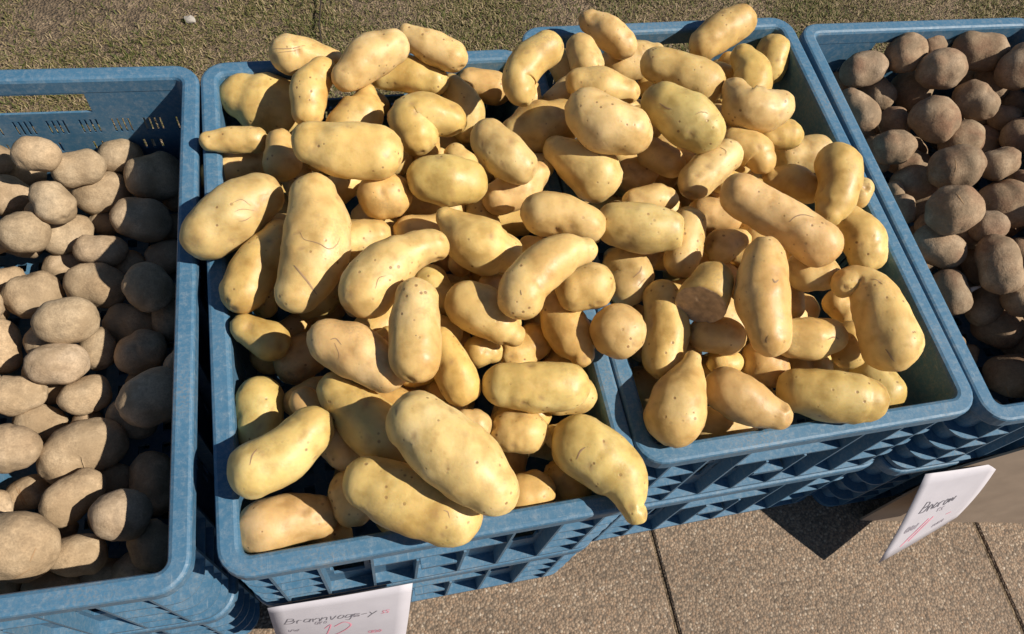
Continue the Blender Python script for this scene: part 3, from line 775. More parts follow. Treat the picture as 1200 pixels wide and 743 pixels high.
('Y',-1,[(0.013,0.356,0.399,0.0201),(0.031,0.370,0.398,0.0237),(0.049,0.383,0.397,0.0198)]),
('Y',-1,[(0.095,0.574,0.368,0.0184),(0.109,0.589,0.364,0.0217),(0.123,0.604,0.359,0.0204)]),
('Y',-1,[(0.123,0.507,0.394,0.0189),(0.102,0.515,0.396,0.0223),(0.080,0.523,0.399,0.0191)]),
('Y',-1,[(0.048,0.275,0.395,0.0190),(0.023,0.281,0.390,0.0223),(-0.003,0.287,0.385,0.0196)]),
('Y',-1,[(0.052,0.618,0.353,0.0188),(0.032,0.640,0.361,0.0221),(0.011,0.663,0.370,0.0169)]),
('Y',-1,[(0.062,0.422,0.395,0.0165),(0.072,0.447,0.387,0.0194),(0.082,0.471,0.379,0.0146)]),
('Y',-1,[(-0.058,0.305,0.374,0.0174),(-0.039,0.310,0.371,0.0204),(-0.021,0.315,0.367,0.0169)]),
('Y',-1,[(0.017,0.342,0.363,0.0140),(0.013,0.353,0.360,0.0165),(0.009,0.364,0.358,0.0148)]),
('Y',-1,[(0.015,0.587,0.373,0.0140),(0.015,0.598,0.373,0.0164),(0.016,0.610,0.373,0.0141)]),
('Y',-1,[(0.152,0.550,0.401,0.0156),(0.146,0.564,0.402,0.0184),(0.140,0.578,0.404,0.0139)]),
('Y',-1,[(0.060,0.320,0.365,0.0197),(0.083,0.340,0.363,0.0231),(0.106,0.360,0.361,0.0215)]),
('Y',-1,[(0.084,0.657,0.385,0.0146),(0.097,0.672,0.381,0.0172),(0.110,0.687,0.377,0.0141)]),
('Y',-1,[(-0.042,0.416,0.374,0.0167),(-0.029,0.421,0.376,0.0197),(-0.017,0.426,0.377,0.0156)]),
('Y',-1,[(0.121,0.424,0.416,0.0145),(0.128,0.438,0.413,0.0170),(0.136,0.452,0.410,0.0130)]),
('Y',-1,[(0.105,0.239,0.421,0.0159),(0.094,0.239,0.419,0.0187),(0.082,0.240,0.417,0.0141)]),
('Y',-1,[(0.102,0.422,0.361,0.0150),(0.113,0.423,0.363,0.0176),(0.125,0.423,0.365,0.0143)]),
('Y',-1,[(0.096,0.342,0.416,0.0146),(0.082,0.346,0.418,0.0171),(0.069,0.349,0.421,0.0135)]),
('Y',-1,[(0.014,0.203,0.373,0.0154),(0.020,0.222,0.374,0.0182),(0.026,0.240,0.375,0.0150)]),
('Y',-1,[(0.164,0.581,0.361,0.0177),(0.188,0.591,0.369,0.0209),(0.212,0.602,0.377,0.0163)]),
('Y',-1,[(0.072,0.584,0.398,0.0202),(0.058,0.585,0.400,0.0238),(0.043,0.585,0.402,0.0185)]),
('Y',-1,[(-0.041,0.570,0.372,0.0163),(-0.043,0.589,0.367,0.0192),(-0.046,0.608,0.362,0.0176)]),
('Y',-1,[(-0.018,0.590,0.398,0.0142),(-0.017,0.602,0.399,0.0168),(-0.016,0.613,0.400,0.0138)]),
('Y',-1,[(0.183,0.390,0.398,0.0217),(0.169,0.405,0.396,0.0256),(0.156,0.420,0.394,0.0228)]),
('Y',-1,[(0.051,0.179,0.383,0.0148),(0.069,0.189,0.379,0.0174),(0.087,0.198,0.375,0.0161)]),
('Y',-1,[(0.148,0.254,0.363,0.0201),(0.162,0.258,0.367,0.0236),(0.177,0.262,0.370,0.0179)]),
('Y',-1,[(0.158,0.464,0.394,0.0168),(0.158,0.490,0.396,0.0197),(0.157,0.516,0.399,0.0151)]),
('Y',-1,[(0.064,0.308,0.410,0.0153),(0.053,0.310,0.410,0.0180),(0.042,0.313,0.409,0.0137)]),
('Y',-1,[(0.078,0.292,0.392,0.0138),(0.089,0.304,0.389,0.0163),(0.100,0.315,0.386,0.0141)]),
('Y',-1,[(0.119,0.370,0.398,0.0157),(0.117,0.382,0.396,0.0185),(0.116,0.395,0.395,0.0162)]),
('Y',-1,[(-0.088,0.425,0.365,0.0144),(-0.090,0.438,0.366,0.0169),(-0.092,0.450,0.366,0.0140)]),
('Y',-1,[(0.228,0.228,0.377,0.0142),(0.210,0.230,0.375,0.0168),(0.193,0.232,0.373,0.0128)]),
('Y',-1,[(0.177,0.363,0.423,0.0140),(0.162,0.373,0.426,0.0165),(0.147,0.383,0.430,0.0156)]),
('Y',-1,[(0.007,0.400,0.393,0.0139),(0.014,0.410,0.393,0.0164),(0.020,0.421,0.394,0.0138)]),
('Y',-1,[(0.096,0.511,0.359,0.0162),(0.081,0.521,0.363,0.0190),(0.066,0.531,0.368,0.0149)]),
('Y',-1,[(0.139,0.347,0.407,0.0153),(0.150,0.351,0.405,0.0180),(0.161,0.355,0.402,0.0147)]),
('Y',-1,[(0.162,0.363,0.361,0.0193),(0.151,0.379,0.366,0.0227),(0.141,0.395,0.371,0.0176)]),
('Y',-1,[(0.011,0.396,0.433,0.0164),(0.024,0.407,0.432,0.0193),(0.037,0.417,0.432,0.0170)]),
('Y',-1,[(0.003,0.317,0.415,0.0144),(0.019,0.328,0.419,0.0169),(0.036,0.338,0.423,0.0142)]),
('Y',-1,[(0.111,0.454,0.377,0.0147),(0.119,0.469,0.374,0.0173),(0.128,0.484,0.372,0.0152)]),
('Y',-1,[(-0.009,0.627,0.372,0.0136),(-0.021,0.629,0.372,0.0161),(-0.033,0.631,0.372,0.0127)]),
('Y',-1,[(-0.061,0.255,0.373,0.0137),(-0.052,0.263,0.371,0.0161),(-0.044,0.271,0.368,0.0142)]),
('Y',-1,[(0.202,0.360,0.363,0.0146),(0.206,0.370,0.360,0.0172),(0.210,0.381,0.358,0.0137)]),
('Y',-1,[(0.214,0.295,0.363,0.0185),(0.217,0.308,0.363,0.0218),(0.220,0.321,0.363,0.0178)]),
('Y',-1,[(0.221,0.547,0.389,0.0140),(0.216,0.558,0.390,0.0164),(0.211,0.568,0.390,0.0135)]),
('Y',-1,[(0.413,0.321,0.391,0.0213),(0.402,0.334,0.395,0.0251),(0.391,0.348,0.400,0.0223)]),
('Y',-1,[(0.299,0.580,0.371,0.0152),(0.309,0.594,0.376,0.0179),(0.319,0.608,0.380,0.0166)]),
('Y',-1,[(0.351,0.376,0.368,0.0166),(0.377,0.381,0.365,0.0195),(0.403,0.386,0.361,0.0174)]),
('Y',-1,[(0.402,0.581,0.408,0.0216),(0.415,0.613,0.408,0.0255),(0.428,0.645,0.408,0.0197)]),
('Y',-1,[(0.393,0.431,0.366,0.0143),(0.371,0.438,0.363,0.0169),(0.350,0.445,0.359,0.0129)]),
('Y',-1,[(0.527,0.601,0.370,0.0176),(0.518,0.612,0.371,0.0207),(0.509,0.622,0.371,0.0181)]),
('Y',-1,[(0.466,0.355,0.367,0.0216),(0.481,0.372,0.363,0.0254),(0.496,0.388,0.359,0.0204)]),
('Y',-1,[(0.543,0.486,0.378,0.0137),(0.534,0.503,0.374,0.0161),(0.525,0.520,0.369,0.0149)]),
('Y',-1,[(0.455,0.492,0.428,0.0142),(0.444,0.499,0.427,0.0167),(0.432,0.506,0.426,0.0133)]),
('Y',-1,[(0.338,0.275,0.378,0.0161),(0.349,0.296,0.384,0.0190),(0.360,0.318,0.389,0.0158)]),
('Y',-1,[(0.395,0.485,0.375,0.0156),(0.391,0.499,0.377,0.0184),(0.388,0.513,0.379,0.0152)]),
('Y',-1,[(0.471,0.547,0.370,0.0196),(0.483,0.563,0.368,0.0231),(0.495,0.579,0.365,0.0203)]),
('Y',-1,[(0.380,0.631,0.399,0.0185),(0.367,0.633,0.400,0.0218),(0.354,0.634,0.400,0.0166)]),
('Y',-1,[(0.454,0.666,0.377,0.0160),(0.440,0.685,0.371,0.0188),(0.426,0.704,0.365,0.0151)]),
('Y',-1,[(0.361,0.472,0.372,0.0229),(0.344,0.479,0.375,0.0269),(0.327,0.485,0.378,0.0236)]),
('Y',-1,[(0.326,0.672,0.396,0.0198),(0.313,0.691,0.402,0.0233),(0.301,0.709,0.409,0.0200)]),
('Y',-1,[(0.547,0.701,0.367,0.0173),(0.546,0.717,0.363,0.0204),(0.546,0.733,0.358,0.0182)]),
('Y',-1,[(0.509,0.726,0.367,0.0221),(0.477,0.730,0.366,0.0260),(0.446,0.734,0.364,0.0203)]),
('Y',-1,[(0.438,0.347,0.425,0.0144),(0.446,0.353,0.423,0.0169),(0.455,0.360,0.421,0.0143)]),
('Y',-1,[(0.452,0.587,0.417,0.0214),(0.472,0.592,0.414,0.0251),(0.492,0.596,0.412,0.0224)]),
('Y',-1,[(0.488,0.431,0.384,0.0222),(0.496,0.448,0.385,0.0261),(0.505,0.465,0.386,0.0205)]),
('Y',-1,[(0.518,0.674,0.413,0.0138),(0.508,0.679,0.410,0.0162),(0.498,0.685,0.407,0.0132)]),
('Y',-1,[(0.411,0.559,0.356,0.0198),(0.384,0.573,0.364,0.0233),(0.356,0.586,0.372,0.0188)]),
('Y',-1,[(0.474,0.484,0.363,0.0145),(0.465,0.502,0.362,0.0171),(0.455,0.520,0.362,0.0134)]),
('Y',-1,[(0.440,0.405,0.357,0.0156),(0.447,0.426,0.363,0.0184),(0.454,0.447,0.368,0.0159)]),
('Y',-1,[(0.514,0.259,0.363,0.0141),(0.510,0.283,0.367,0.0166),(0.505,0.308,0.370,0.0143)]),
('Y',-1,[(0.317,0.326,0.361,0.0170),(0.318,0.342,0.363,0.0200),(0.319,0.358,0.365,0.0173)]),
('Y',-1,[(0.357,0.668,0.369,0.0210),(0.370,0.681,0.366,0.0247),(0.382,0.694,0.362,0.0188)]),
('Y',-1,[(0.535,0.650,0.369,0.0137),(0.519,0.655,0.366,0.0162),(0.502,0.660,0.363,0.0150)]),
('Y',-1,[(0.448,0.604,0.361,0.0207),(0.421,0.610,0.363,0.0243),(0.395,0.617,0.364,0.0216)]),
('Y',-1,[(0.459,0.507,0.393,0.0180),(0.446,0.510,0.392,0.0212),(0.432,0.514,0.392,0.0179)]),
('Y',-1,[(0.360,0.278,0.359,0.0154),(0.382,0.287,0.360,0.0181),(0.404,0.296,0.361,0.0141)]),
('Y',-1,[(0.536,0.588,0.403,0.0159),(0.543,0.602,0.402,0.0187),(0.549,0.615,0.401,0.0143)]),
('Y',-1,[(0.322,0.721,0.375,0.0166),(0.333,0.726,0.378,0.0195),(0.345,0.730,0.380,0.0177)]),
('Y',-1,[(0.551,0.691,0.403,0.0152),(0.544,0.700,0.400,0.0179),(0.538,0.710,0.397,0.0154)]),
('Y',-1,[(0.468,0.304,0.387,0.0138),(0.463,0.313,0.387,0.0162),(0.458,0.322,0.386,0.0151)]),
('Y',-1,[(0.471,0.656,0.411,0.0151),(0.460,0.666,0.409,0.0178),(0.448,0.675,0.407,0.0143)]),
('Y',-1,[(0.541,0.431,0.364,0.0140),(0.547,0.441,0.368,0.0165),(0.552,0.452,0.371,0.0156)]),
('Y',-1,[(0.498,0.525,0.400,0.0175),(0.499,0.542,0.401,0.0206),(0.501,0.558,0.402,0.0186)]),
('Y',-1,[(0.443,0.366,0.390,0.0164),(0.429,0.388,0.384,0.0193),(0.414,0.410,0.379,0.0179)]),
('Y',-1,[(0.443,0.233,0.365,0.0174),(0.427,0.246,0.364,0.0205),(0.412,0.259,0.362,0.0190)]),
('Y',-1,[(0.335,0.424,0.398,0.0187),(0.344,0.438,0.402,0.0220),(0.353,0.452,0.406,0.0180)]),
('Y',-1,[(0.344,0.580,0.433,0.0201),(0.359,0.580,0.435,0.0236),(0.374,0.581,0.436,0.0222)]),
('Y',-1,[(0.330,0.397,0.366,0.0157),(0.322,0.419,0.364,0.0185),(0.313,0.441,0.362,0.0144)]),
('Y',-1,[(0.471,0.400,0.394,0.0147),(0.460,0.407,0.394,0.0173),(0.450,0.414,0.394,0.0151)]),
('Y',-1,[(0.441,0.550,0.392,0.0142),(0.431,0.554,0.395,0.0168),(0.422,0.557,0.397,0.0133)]),
('Y',-1,[(0.125,0.539,0.290,0.0255),(0.142,0.559,0.297,0.0300),(0.160,0.579,0.304,0.0260)]),
('Y',-1,[(0.051,0.508,0.322,0.0202),(0.029,0.524,0.317,0.0238),(0.008,0.540,0.311,0.0208)]),
('Y',-1,[(-0.058,0.525,0.334,0.0211),(-0.061,0.547,0.331,0.0248),(-0.065,0.569,0.329,0.0233)]),
('Y',-1,[(-0.091,0.633,0.287,0.0217),(-0.057,0.639,0.291,0.0256),(-0.024,0.644,0.295,0.0204)]),
('Y',-1,[(0.131,0.662,0.273,0.0193),(0.141,0.676,0.272,0.0227),(0.152,0.690,0.270,0.0210)]),
('Y',-1,[(0.068,0.258,0.314,0.0212),(0.062,0.280,0.320,0.0250),(0.056,0.302,0.327,0.0224)]),
('Y',-1,[(0.150,0.653,0.327,0.0228),(0.165,0.676,0.319,0.0268),(0.181,0.698,0.310,0.0250)]),
('Y',-1,[(0.098,0.427,0.318,0.0212),(0.075,0.429,0.317,0.0249),(0.052,0.430,0.316,0.0200)]),
('Y',-1,[(0.116,0.599,0.305,0.0214),(0.088,0.602,0.309,0.0252),(0.059,0.605,0.312,0.0237)]),
('Y',-1,[(-0.092,0.386,0.322,0.0208),(-0.076,0.397,0.322,0.0245),(-0.061,0.408,0.323,0.0207)]),
('Y',-1,[(0.091,0.363,0.304,0.0193),(0.111,0.364,0.309,0.0227),(0.131,0.364,0.314,0.0173)]),
('Y',-1,[(0.025,0.205,0.266,0.0234),(0.035,0.236,0.271,0.0275),(0.045,0.267,0.275,0.0211)]),
('Y',-1,[(-0.023,0.503,0.268,0.0239),(-0.043,0.543,0.276,0.0281),(-0.063,0.583,0.284,0.0253)]),
('Y',-1,[(-0.076,0.406,0.278,0.0225),(-0.050,0.431,0.285,0.0265),(-0.024,0.455,0.292,0.0228)]),
('Y',-1,[(0.107,0.401,0.269,0.0228),(0.131,0.436,0.281,0.0269),(0.155,0.472,0.293,0.0221)]),
('Y',-1,[(-0.023,0.207,0.331,0.0216),(-0.010,0.233,0.327,0.0254),(0.002,0.260,0.323,0.0202)]),
('Y',-1,[(0.144,0.219,0.321,0.0216),(0.155,0.255,0.319,0.0254),(0.166,0.291,0.318,0.0203)]),
('Y',-1,[(0.091,0.282,0.277,0.0197),(0.105,0.314,0.271,0.0231),(0.119,0.346,0.265,0.0219)]),
('Y',-1,[(0.212,0.261,0.264,0.0223),(0.190,0.268,0.270,0.0262),(0.167,0.275,0.277,0.0234)]),
('Y',-1,[(0.042,0.338,0.298,0.0236),(0.023,0.371,0.298,0.0278),(0.004,0.404,0.298,0.0215)]),
('Y',-1,[(0.401,0.311,0.266,0.0235),(0.381,0.323,0.272,0.0276),(0.361,0.334,0.278,0.0213)]),
('Y',-1,[(0.534,0.494,0.289,0.0208),(0.525,0.525,0.283,0.0244),(0.516,0.556,0.277,0.0220)]),
('Y',-1,[(0.455,0.331,0.299,0.0208),(0.482,0.346,0.303,0.0245),(0.508,0.361,0.306,0.0212)]),
('Y',-1,[(0.403,0.645,0.285,0.0251),(0.436,0.665,0.286,0.0295),(0.469,0.684,0.286,0.0261)]),
('Y',-1,[(0.496,0.296,0.321,0.0207),(0.521,0.299,0.321,0.0243),(0.546,0.303,0.321,0.0227)]),
('Y',-1,[(0.568,0.555,0.299,0.0208),(0.577,0.573,0.299,0.0244),(0.586,0.591,0.300,0.0187)]),
('Y',-1,[(0.368,0.523,0.333,0.0190),(0.341,0.525,0.331,0.0223),(0.314,0.527,0.330,0.0181)]),
('Y',-1,[(0.431,0.401,0.301,0.0192),(0.453,0.420,0.293,0.0226),(0.475,0.438,0.286,0.0185)]),
('Y',-1,[(0.374,0.323,0.318,0.0209),(0.355,0.344,0.325,0.0246),(0.337,0.365,0.331,0.0224)]),
('Y',-1,[(0.389,0.569,0.317,0.0236),(0.373,0.605,0.316,0.0277),(0.357,0.641,0.314,0.0238)]),
('Y',-1,[(0.567,0.419,0.294,0.0241),(0.539,0.428,0.293,0.0284),(0.512,0.437,0.292,0.0227)]),
('Y',-1,[(0.427,0.458,0.282,0.0195),(0.443,0.482,0.275,0.0230),(0.458,0.506,0.267,0.0217)]),
('Y',-1,[(0.397,0.561,0.272,0.0245),(0.365,0.570,0.274,0.0288),(0.334,0.579,0.275,0.0229)]),
('Y',-1,[(0.471,0.473,0.324,0.0212),(0.460,0.490,0.318,0.0249),(0.448,0.506,0.312,0.0212)]),
('Y',-1,[(0.363,0.270,0.297,0.0237),(0.346,0.287,0.298,0.0278),(0.329,0.304,0.298,0.0218)]),
('Y',-1,[(0.479,0.605,0.274,0.0247),(0.498,0.610,0.279,0.0291),(0.518,0.616,0.285,0.0233)]),
('Y',-1,[(0.495,0.334,0.348,0.0194),(0.517,0.345,0.345,0.0228),(0.538,0.356,0.342,0.0209)]),
('Y',-1,[(0.498,0.723,0.285,0.0237),(0.536,0.724,0.287,0.0278),(0.574,0.725,0.289,0.0236)]),
('Y',-1,[(0.599,0.259,0.280,0.0243),(0.605,0.280,0.278,0.0286),(0.612,0.301,0.276,0.0235)]),
('Y',-1,[(0.446,0.552,0.306,0.0211),(0.451,0.587,0.313,0.0249),(0.457,0.622,0.319,0.0226)]),
('A',-1,[(-0.475,0.598,0.254,0.0176),(-0.479,0.609,0.252,0.0207),(-0.483,0.620,0.250,0.0195)]),
('A',-1,[(-0.458,0.541,0.269,0.0143),(-0.455,0.548,0.270,0.0168),(-0.452,0.556,0.270,0.0126)]),
('A',-1,[(-0.375,0.610,0.245,0.0155),(-0.385,0.612,0.247,0.0183),(-0.395,0.613,0.248,0.0147)]),
('A',-1,[(-0.496,0.418,0.259,0.0181),(-0.491,0.424,0.261,0.0212),(-0.486,0.430,0.263,0.0172)]),
('A',-1,[(-0.417,0.321,0.238,0.0155),(-0.419,0.326,0.239,0.0183),(-0.422,0.331,0.239,0.0149)]),
('A',-1,[(-0.477,0.540,0.236,0.0176),(-0.480,0.546,0.237,0.0207),(-0.483,0.552,0.239,0.0161)]),
('A',-1,[(-0.431,0.612,0.240,0.0153),(-0.428,0.620,0.241,0.0180),(-0.425,0.627,0.241,0.0138)]),
('A',-1,[(-0.257,0.239,0.269,0.0165),(-0.261,0.243,0.270,0.0194),(-0.265,0.246,0.271,0.0181)]),
('A',-1,[(-0.420,0.622,0.295,0.0186),(-0.426,0.630,0.293,0.0219),(-0.432,0.637,0.291,0.0202)]),
('A',-1,[(-0.364,0.649,0.242,0.0144),(-0.361,0.653,0.240,0.0169),(-0.358,0.658,0.239,0.0159)]),
('A',-1,[(-0.495,0.504,0.292,0.0181),(-0.491,0.514,0.295,0.0213),(-0.486,0.524,0.298,0.0184)]),
('A',-1,[(-0.430,0.675,0.292,0.0134),(-0.430,0.681,0.291,0.0158),(-0.429,0.686,0.289,0.0125)]),
('A',-1,[(-0.404,0.178,0.281,0.0155),(-0.403,0.188,0.278,0.0182),(-0.402,0.199,0.275,0.0140)]),
('A',-1,[(-0.217,0.369,0.240,0.0146),(-0.215,0.372,0.240,0.0171),(-0.213,0.375,0.239,0.0150)]),
('A',-1,[(-0.448,0.393,0.247,0.0173),(-0.440,0.397,0.247,0.0203),(-0.433,0.400,0.248,0.0160)]),
('A',-1,[(-0.441,0.425,0.262,0.0157),(-0.438,0.430,0.263,0.0185),(-0.434,0.435,0.265,0.0159)]),
('A',-1,[(-0.469,0.249,0.273,0.0158),(-0.465,0.253,0.274,0.0186),(-0.462,0.256,0.275,0.0171)]),
('A',-1,[(-0.436,0.529,0.258,0.0129),(-0.431,0.532,0.257,0.0152),(-0.425,0.535,0.255,0.0118)]),
('A',-1,[(-0.496,0.255,0.248,0.0166),(-0.493,0.262,0.248,0.0196),(-0.489,0.270,0.247,0.0172)]),
('A',-1,[(-0.381,0.338,0.264,0.0136),(-0.386,0.344,0.266,0.0160),(-0.390,0.350,0.269,0.0139)]),
('A',-1,[(-0.465,0.336,0.254,0.0129),(-0.468,0.340,0.253,0.0151),(-0.471,0.344,0.252,0.0132)]),
('A',-1,[(-0.409,0.305,0.295,0.0200),(-0.399,0.307,0.294,0.0236),(-0.389,0.309,0.292,0.0199)]),
('A',-1,[(-0.488,0.593,0.288,0.0166),(-0.484,0.603,0.288,0.0195),(-0.480,0.613,0.288,0.0184)]),
('A',-1,[(-0.213,0.517,0.255,0.0143),(-0.220,0.520,0.253,0.0168),(-0.227,0.522,0.251,0.0150)]),
('A',-1,[(-0.462,0.447,0.241,0.0134),(-0.464,0.453,0.240,0.0158),(-0.466,0.459,0.239,0.0129)]),
('A',-1,[(-0.479,0.497,0.237,0.0198),(-0.470,0.498,0.236,0.0233),(-0.461,0.499,0.235,0.0208)]),
('A',-1,[(-0.346,0.640,0.269,0.0175),(-0.352,0.641,0.268,0.0206),(-0.358,0.641,0.268,0.0166)]),
('A',-1,[(-0.371,0.193,0.262,0.0189),(-0.363,0.199,0.260,0.0223),(-0.356,0.206,0.258,0.0177)]),
('A',-1,[(-0.333,0.464,0.255,0.0193),(-0.342,0.466,0.254,0.0228),(-0.350,0.468,0.254,0.0188)]),
('A',-1,[(-0.496,0.274,0.282,0.0160),(-0.500,0.285,0.279,0.0188),(-0.504,0.295,0.276,0.0178)]),
('A',-1,[(-0.444,0.531,0.293,0.0178),(-0.438,0.537,0.295,0.0210),(-0.432,0.544,0.296,0.0169)]),
('A',-1,[(-0.397,0.250,0.276,0.0153),(-0.404,0.252,0.278,0.0180),(-0.412,0.254,0.280,0.0147)]),
('A',-1,[(-0.423,0.217,0.239,0.0141),(-0.427,0.220,0.239,0.0166),(-0.431,0.223,0.238,0.0136)]),
('A',-1,[(-0.498,0.292,0.233,0.0135),(-0.495,0.300,0.235,0.0159),(-0.492,0.309,0.238,0.0150)]),
('A',-1,[(-0.458,0.661,0.238,0.0131),(-0.455,0.667,0.236,0.0154),(-0.452,0.672,0.234,0.0140)]),
('A',-1,[(-0.440,0.295,0.262,0.0133),(-0.446,0.298,0.262,0.0157),(-0.452,0.300,0.262,0.0145)]),
('A',-1,[(-0.422,0.347,0.287,0.0157),(-0.422,0.351,0.286,0.0185),(-0.422,0.355,0.284,0.0144)]),
('A',-1,[(-0.499,0.377,0.266,0.0158),(-0.497,0.381,0.265,0.0186),(-0.495,0.386,0.264,0.0175)]),
('A',-1,[(-0.483,0.656,0.295,0.0196),(-0.494,0.661,0.292,0.0230),(-0.504,0.666,0.290,0.0207)]),
('A',-1,[(-0.488,0.656,0.250,0.0174),(-0.492,0.664,0.251,0.0204),(-0.496,0.673,0.253,0.0189)]),
('A',-1,[(-0.420,0.463,0.278,0.0187),(-0.423,0.475,0.276,0.0220),(-0.426,0.486,0.273,0.0185)]),
('A',-1,[(-0.451,0.581,0.288,0.0143),(-0.455,0.583,0.287,0.0169),(-0.458,0.584,0.287,0.0128)]),
('A',-1,[(-0.503,0.555,0.294,0.0160),(-0.495,0.559,0.292,0.0188),(-0.486,0.564,0.290,0.0155)]),
('A',-1,[(-0.423,0.380,0.279,0.0149),(-0.419,0.382,0.279,0.0175),(-0.415,0.385,0.280,0.0132)]),
('A',-1,[(-0.404,0.410,0.292,0.0151),(-0.410,0.412,0.292,0.0178),(-0.415,0.415,0.292,0.0150)]),
('A',-1,[(-0.464,0.205,0.275,0.0171),(-0.473,0.212,0.275,0.0202),(-0.482,0.219,0.275,0.0165)]),
('A',-1,[(-0.460,0.485,0.296,0.0154),(-0.453,0.490,0.294,0.0181),(-0.447,0.495,0.292,0.0136)]),
('A',-1,[(-0.446,0.668,0.260,0.0141),(-0.443,0.671,0.261,0.0166),(-0.440,0.674,0.262,0.0134)]),
('A',-1,[(-0.481,0.472,0.259,0.0139),(-0.474,0.473,0.261,0.0163),(-0.466,0.474,0.263,0.0139)]),
('A',-1,[(-0.351,0.217,0.283,0.0142),(-0.346,0.222,0.282,0.0167),(-0.340,0.228,0.281,0.0141)]),
('A',-1,[(-0.441,0.351,0.247,0.0155),(-0.434,0.357,0.246,0.0183),(-0.427,0.362,0.246,0.0172)]),
('A',-1,[(-0.277,0.254,0.239,0.0165),(-0.275,0.259,0.241,0.0194),(-0.272,0.264,0.242,0.0146)]),
('A',-1,[(-0.472,0.339,0.288,0.0172),(-0.468,0.347,0.288,0.0203),(-0.464,0.354,0.289,0.0184)]),
('A',-1,[(-0.486,0.177,0.288,0.0133),(-0.482,0.177,0.287,0.0156),(-0.478,0.177,0.286,0.0118)]),
('A',-1,[(-0.388,0.338,0.236,0.0146),(-0.393,0.343,0.236,0.0172),(-0.398,0.347,0.236,0.0153)]),
('A',-1,[(-0.220,0.216,0.242,0.0141),(-0.216,0.218,0.242,0.0166),(-0.212,0.220,0.242,0.0138)]),
('A',-1,[(-0.385,0.244,0.242,0.0135),(-0.385,0.247,0.242,0.0159),(-0.384,0.250,0.242,0.0126)]),
('A',-1,[(-0.207,0.668,0.242,0.0177),(-0.196,0.670,0.244,0.0208),(-0.184,0.673,0.245,0.0187)]),
('A',-1,[(-0.343,0.418,0.236,0.0194),(-0.348,0.426,0.236,0.0228),(-0.353,0.434,0.236,0.0214)]),
('A',-1,[(-0.389,0.229,0.292,0.0132),(-0.386,0.230,0.292,0.0155),(-0.382,0.231,0.291,0.0142)]),
('A',-1,[(-0.501,0.185,0.247,0.0154),(-0.509,0.191,0.244,0.0181),(-0.518,0.196,0.242,0.0141)]),
('A',-1,[(-0.425,0.251,0.238,0.0172),(-0.419,0.256,0.237,0.0203),(-0.413,0.261,0.236,0.0187)]),
('A',-1,[(-0.446,0.577,0.251,0.0142),(-0.444,0.580,0.250,0.0166),(-0.442,0.584,0.249,0.0142)]),
('A',-1,[(-0.441,0.184,0.252,0.0152),(-0.438,0.190,0.251,0.0179),(-0.435,0.195,0.249,0.0163)]),
('A',-1,[(-0.461,0.408,0.293,0.0198),(-0.462,0.420,0.290,0.0233),(-0.463,0.432,0.286,0.0211)]),
('A',-1,[(-0.199,0.437,0.236,0.0155),(-0.193,0.437,0.236,0.0183),(-0.188,0.437,0.237,0.0158)]),
('A',-1,[(-0.238,0.402,0.240,0.0140),(-0.242,0.405,0.240,0.0164),(-0.247,0.409,0.240,0.0148)]),
('A',-1,[(-0.409,0.520,0.243,0.0139),(-0.407,0.523,0.242,0.0163),(-0.406,0.526,0.242,0.0142)]),
('A',-1,[(-0.325,0.683,0.247,0.0165),(-0.332,0.688,0.245,0.0195),(-0.339,0.693,0.243,0.0166)]),
('A',-1,[(-0.452,0.611,0.264,0.0136),(-0.447,0.619,0.265,0.0160),(-0.441,0.627,0.266,0.0131)]),
('A',-1,[(-0.399,0.296,0.263,0.0131),(-0.405,0.299,0.261,0.0154),(-0.411,0.303,0.260,0.0128)]),
('A',-1,[(-0.518,0.306,0.247,0.0132),(-0.517,0.310,0.248,0.0155),(-0.517,0.313,0.249,0.0130)]),
('A',-1,[(-0.396,0.598,0.273,0.0132),(-0.402,0.599,0.272,0.0155),(-0.409,0.600,0.271,0.0133)]),
('A',-1,[(-0.445,0.227,0.278,0.0157),(-0.439,0.231,0.280,0.0185),(-0.433,0.235,0.282,0.0143)]),
('A',-1,[(-0.437,0.450,0.242,0.0149),(-0.435,0.457,0.241,0.0175),(-0.433,0.463,0.239,0.0132)]),
('A',-1,[(-0.512,0.343,0.246,0.0157),(-0.509,0.349,0.245,0.0185),(-0.507,0.355,0.243,0.0139)]),
('A',-1,[(-0.513,0.334,0.280,0.0143),(-0.510,0.335,0.280,0.0168),(-0.506,0.336,0.281,0.0152)]),
('A',-1,[(-0.201,0.402,0.271,0.0138),(-0.196,0.410,0.273,0.0163),(-0.191,0.418,0.275,0.0138)]),
('A',-1,[(-0.343,0.625,0.236,0.0137),(-0.348,0.626,0.237,0.0161),(-0.352,0.627,0.238,0.0151)]),
('A',-1,[(-0.402,0.418,0.243,0.0131),(-0.401,0.422,0.244,0.0154),(-0.401,0.425,0.245,0.0123)]),
('A',-1,[(-0.474,0.294,0.292,0.0158),(-0.468,0.300,0.291,0.0186),(-0.463,0.305,0.290,0.0150)]),
('A',-1,[(-0.465,0.211,0.236,0.0199),(-0.471,0.212,0.236,0.0234),(-0.477,0.213,0.235,0.0221)]),
('A',-1,[(-0.197,0.308,0.246,0.0136),(-0.193,0.314,0.244,0.0160),(-0.188,0.321,0.241,0.0125)]),
('A',-1,[(-0.432,0.566,0.276,0.0132),(-0.423,0.566,0.276,0.0156),(-0.415,0.566,0.276,0.0124)]),
('A',-1,[(-0.486,0.453,0.291,0.0134),(-0.487,0.459,0.291,0.0157),(-0.488,0.465,0.291,0.0127)]),
('A',-1,[(-0.510,0.576,0.247,0.0160),(-0.509,0.580,0.246,0.0189),(-0.507,0.585,0.245,0.0142)]),
('A',-1,[(-0.500,0.511,0.265,0.0131),(-0.507,0.514,0.265,0.0154),(-0.513,0.517,0.264,0.0136)]),
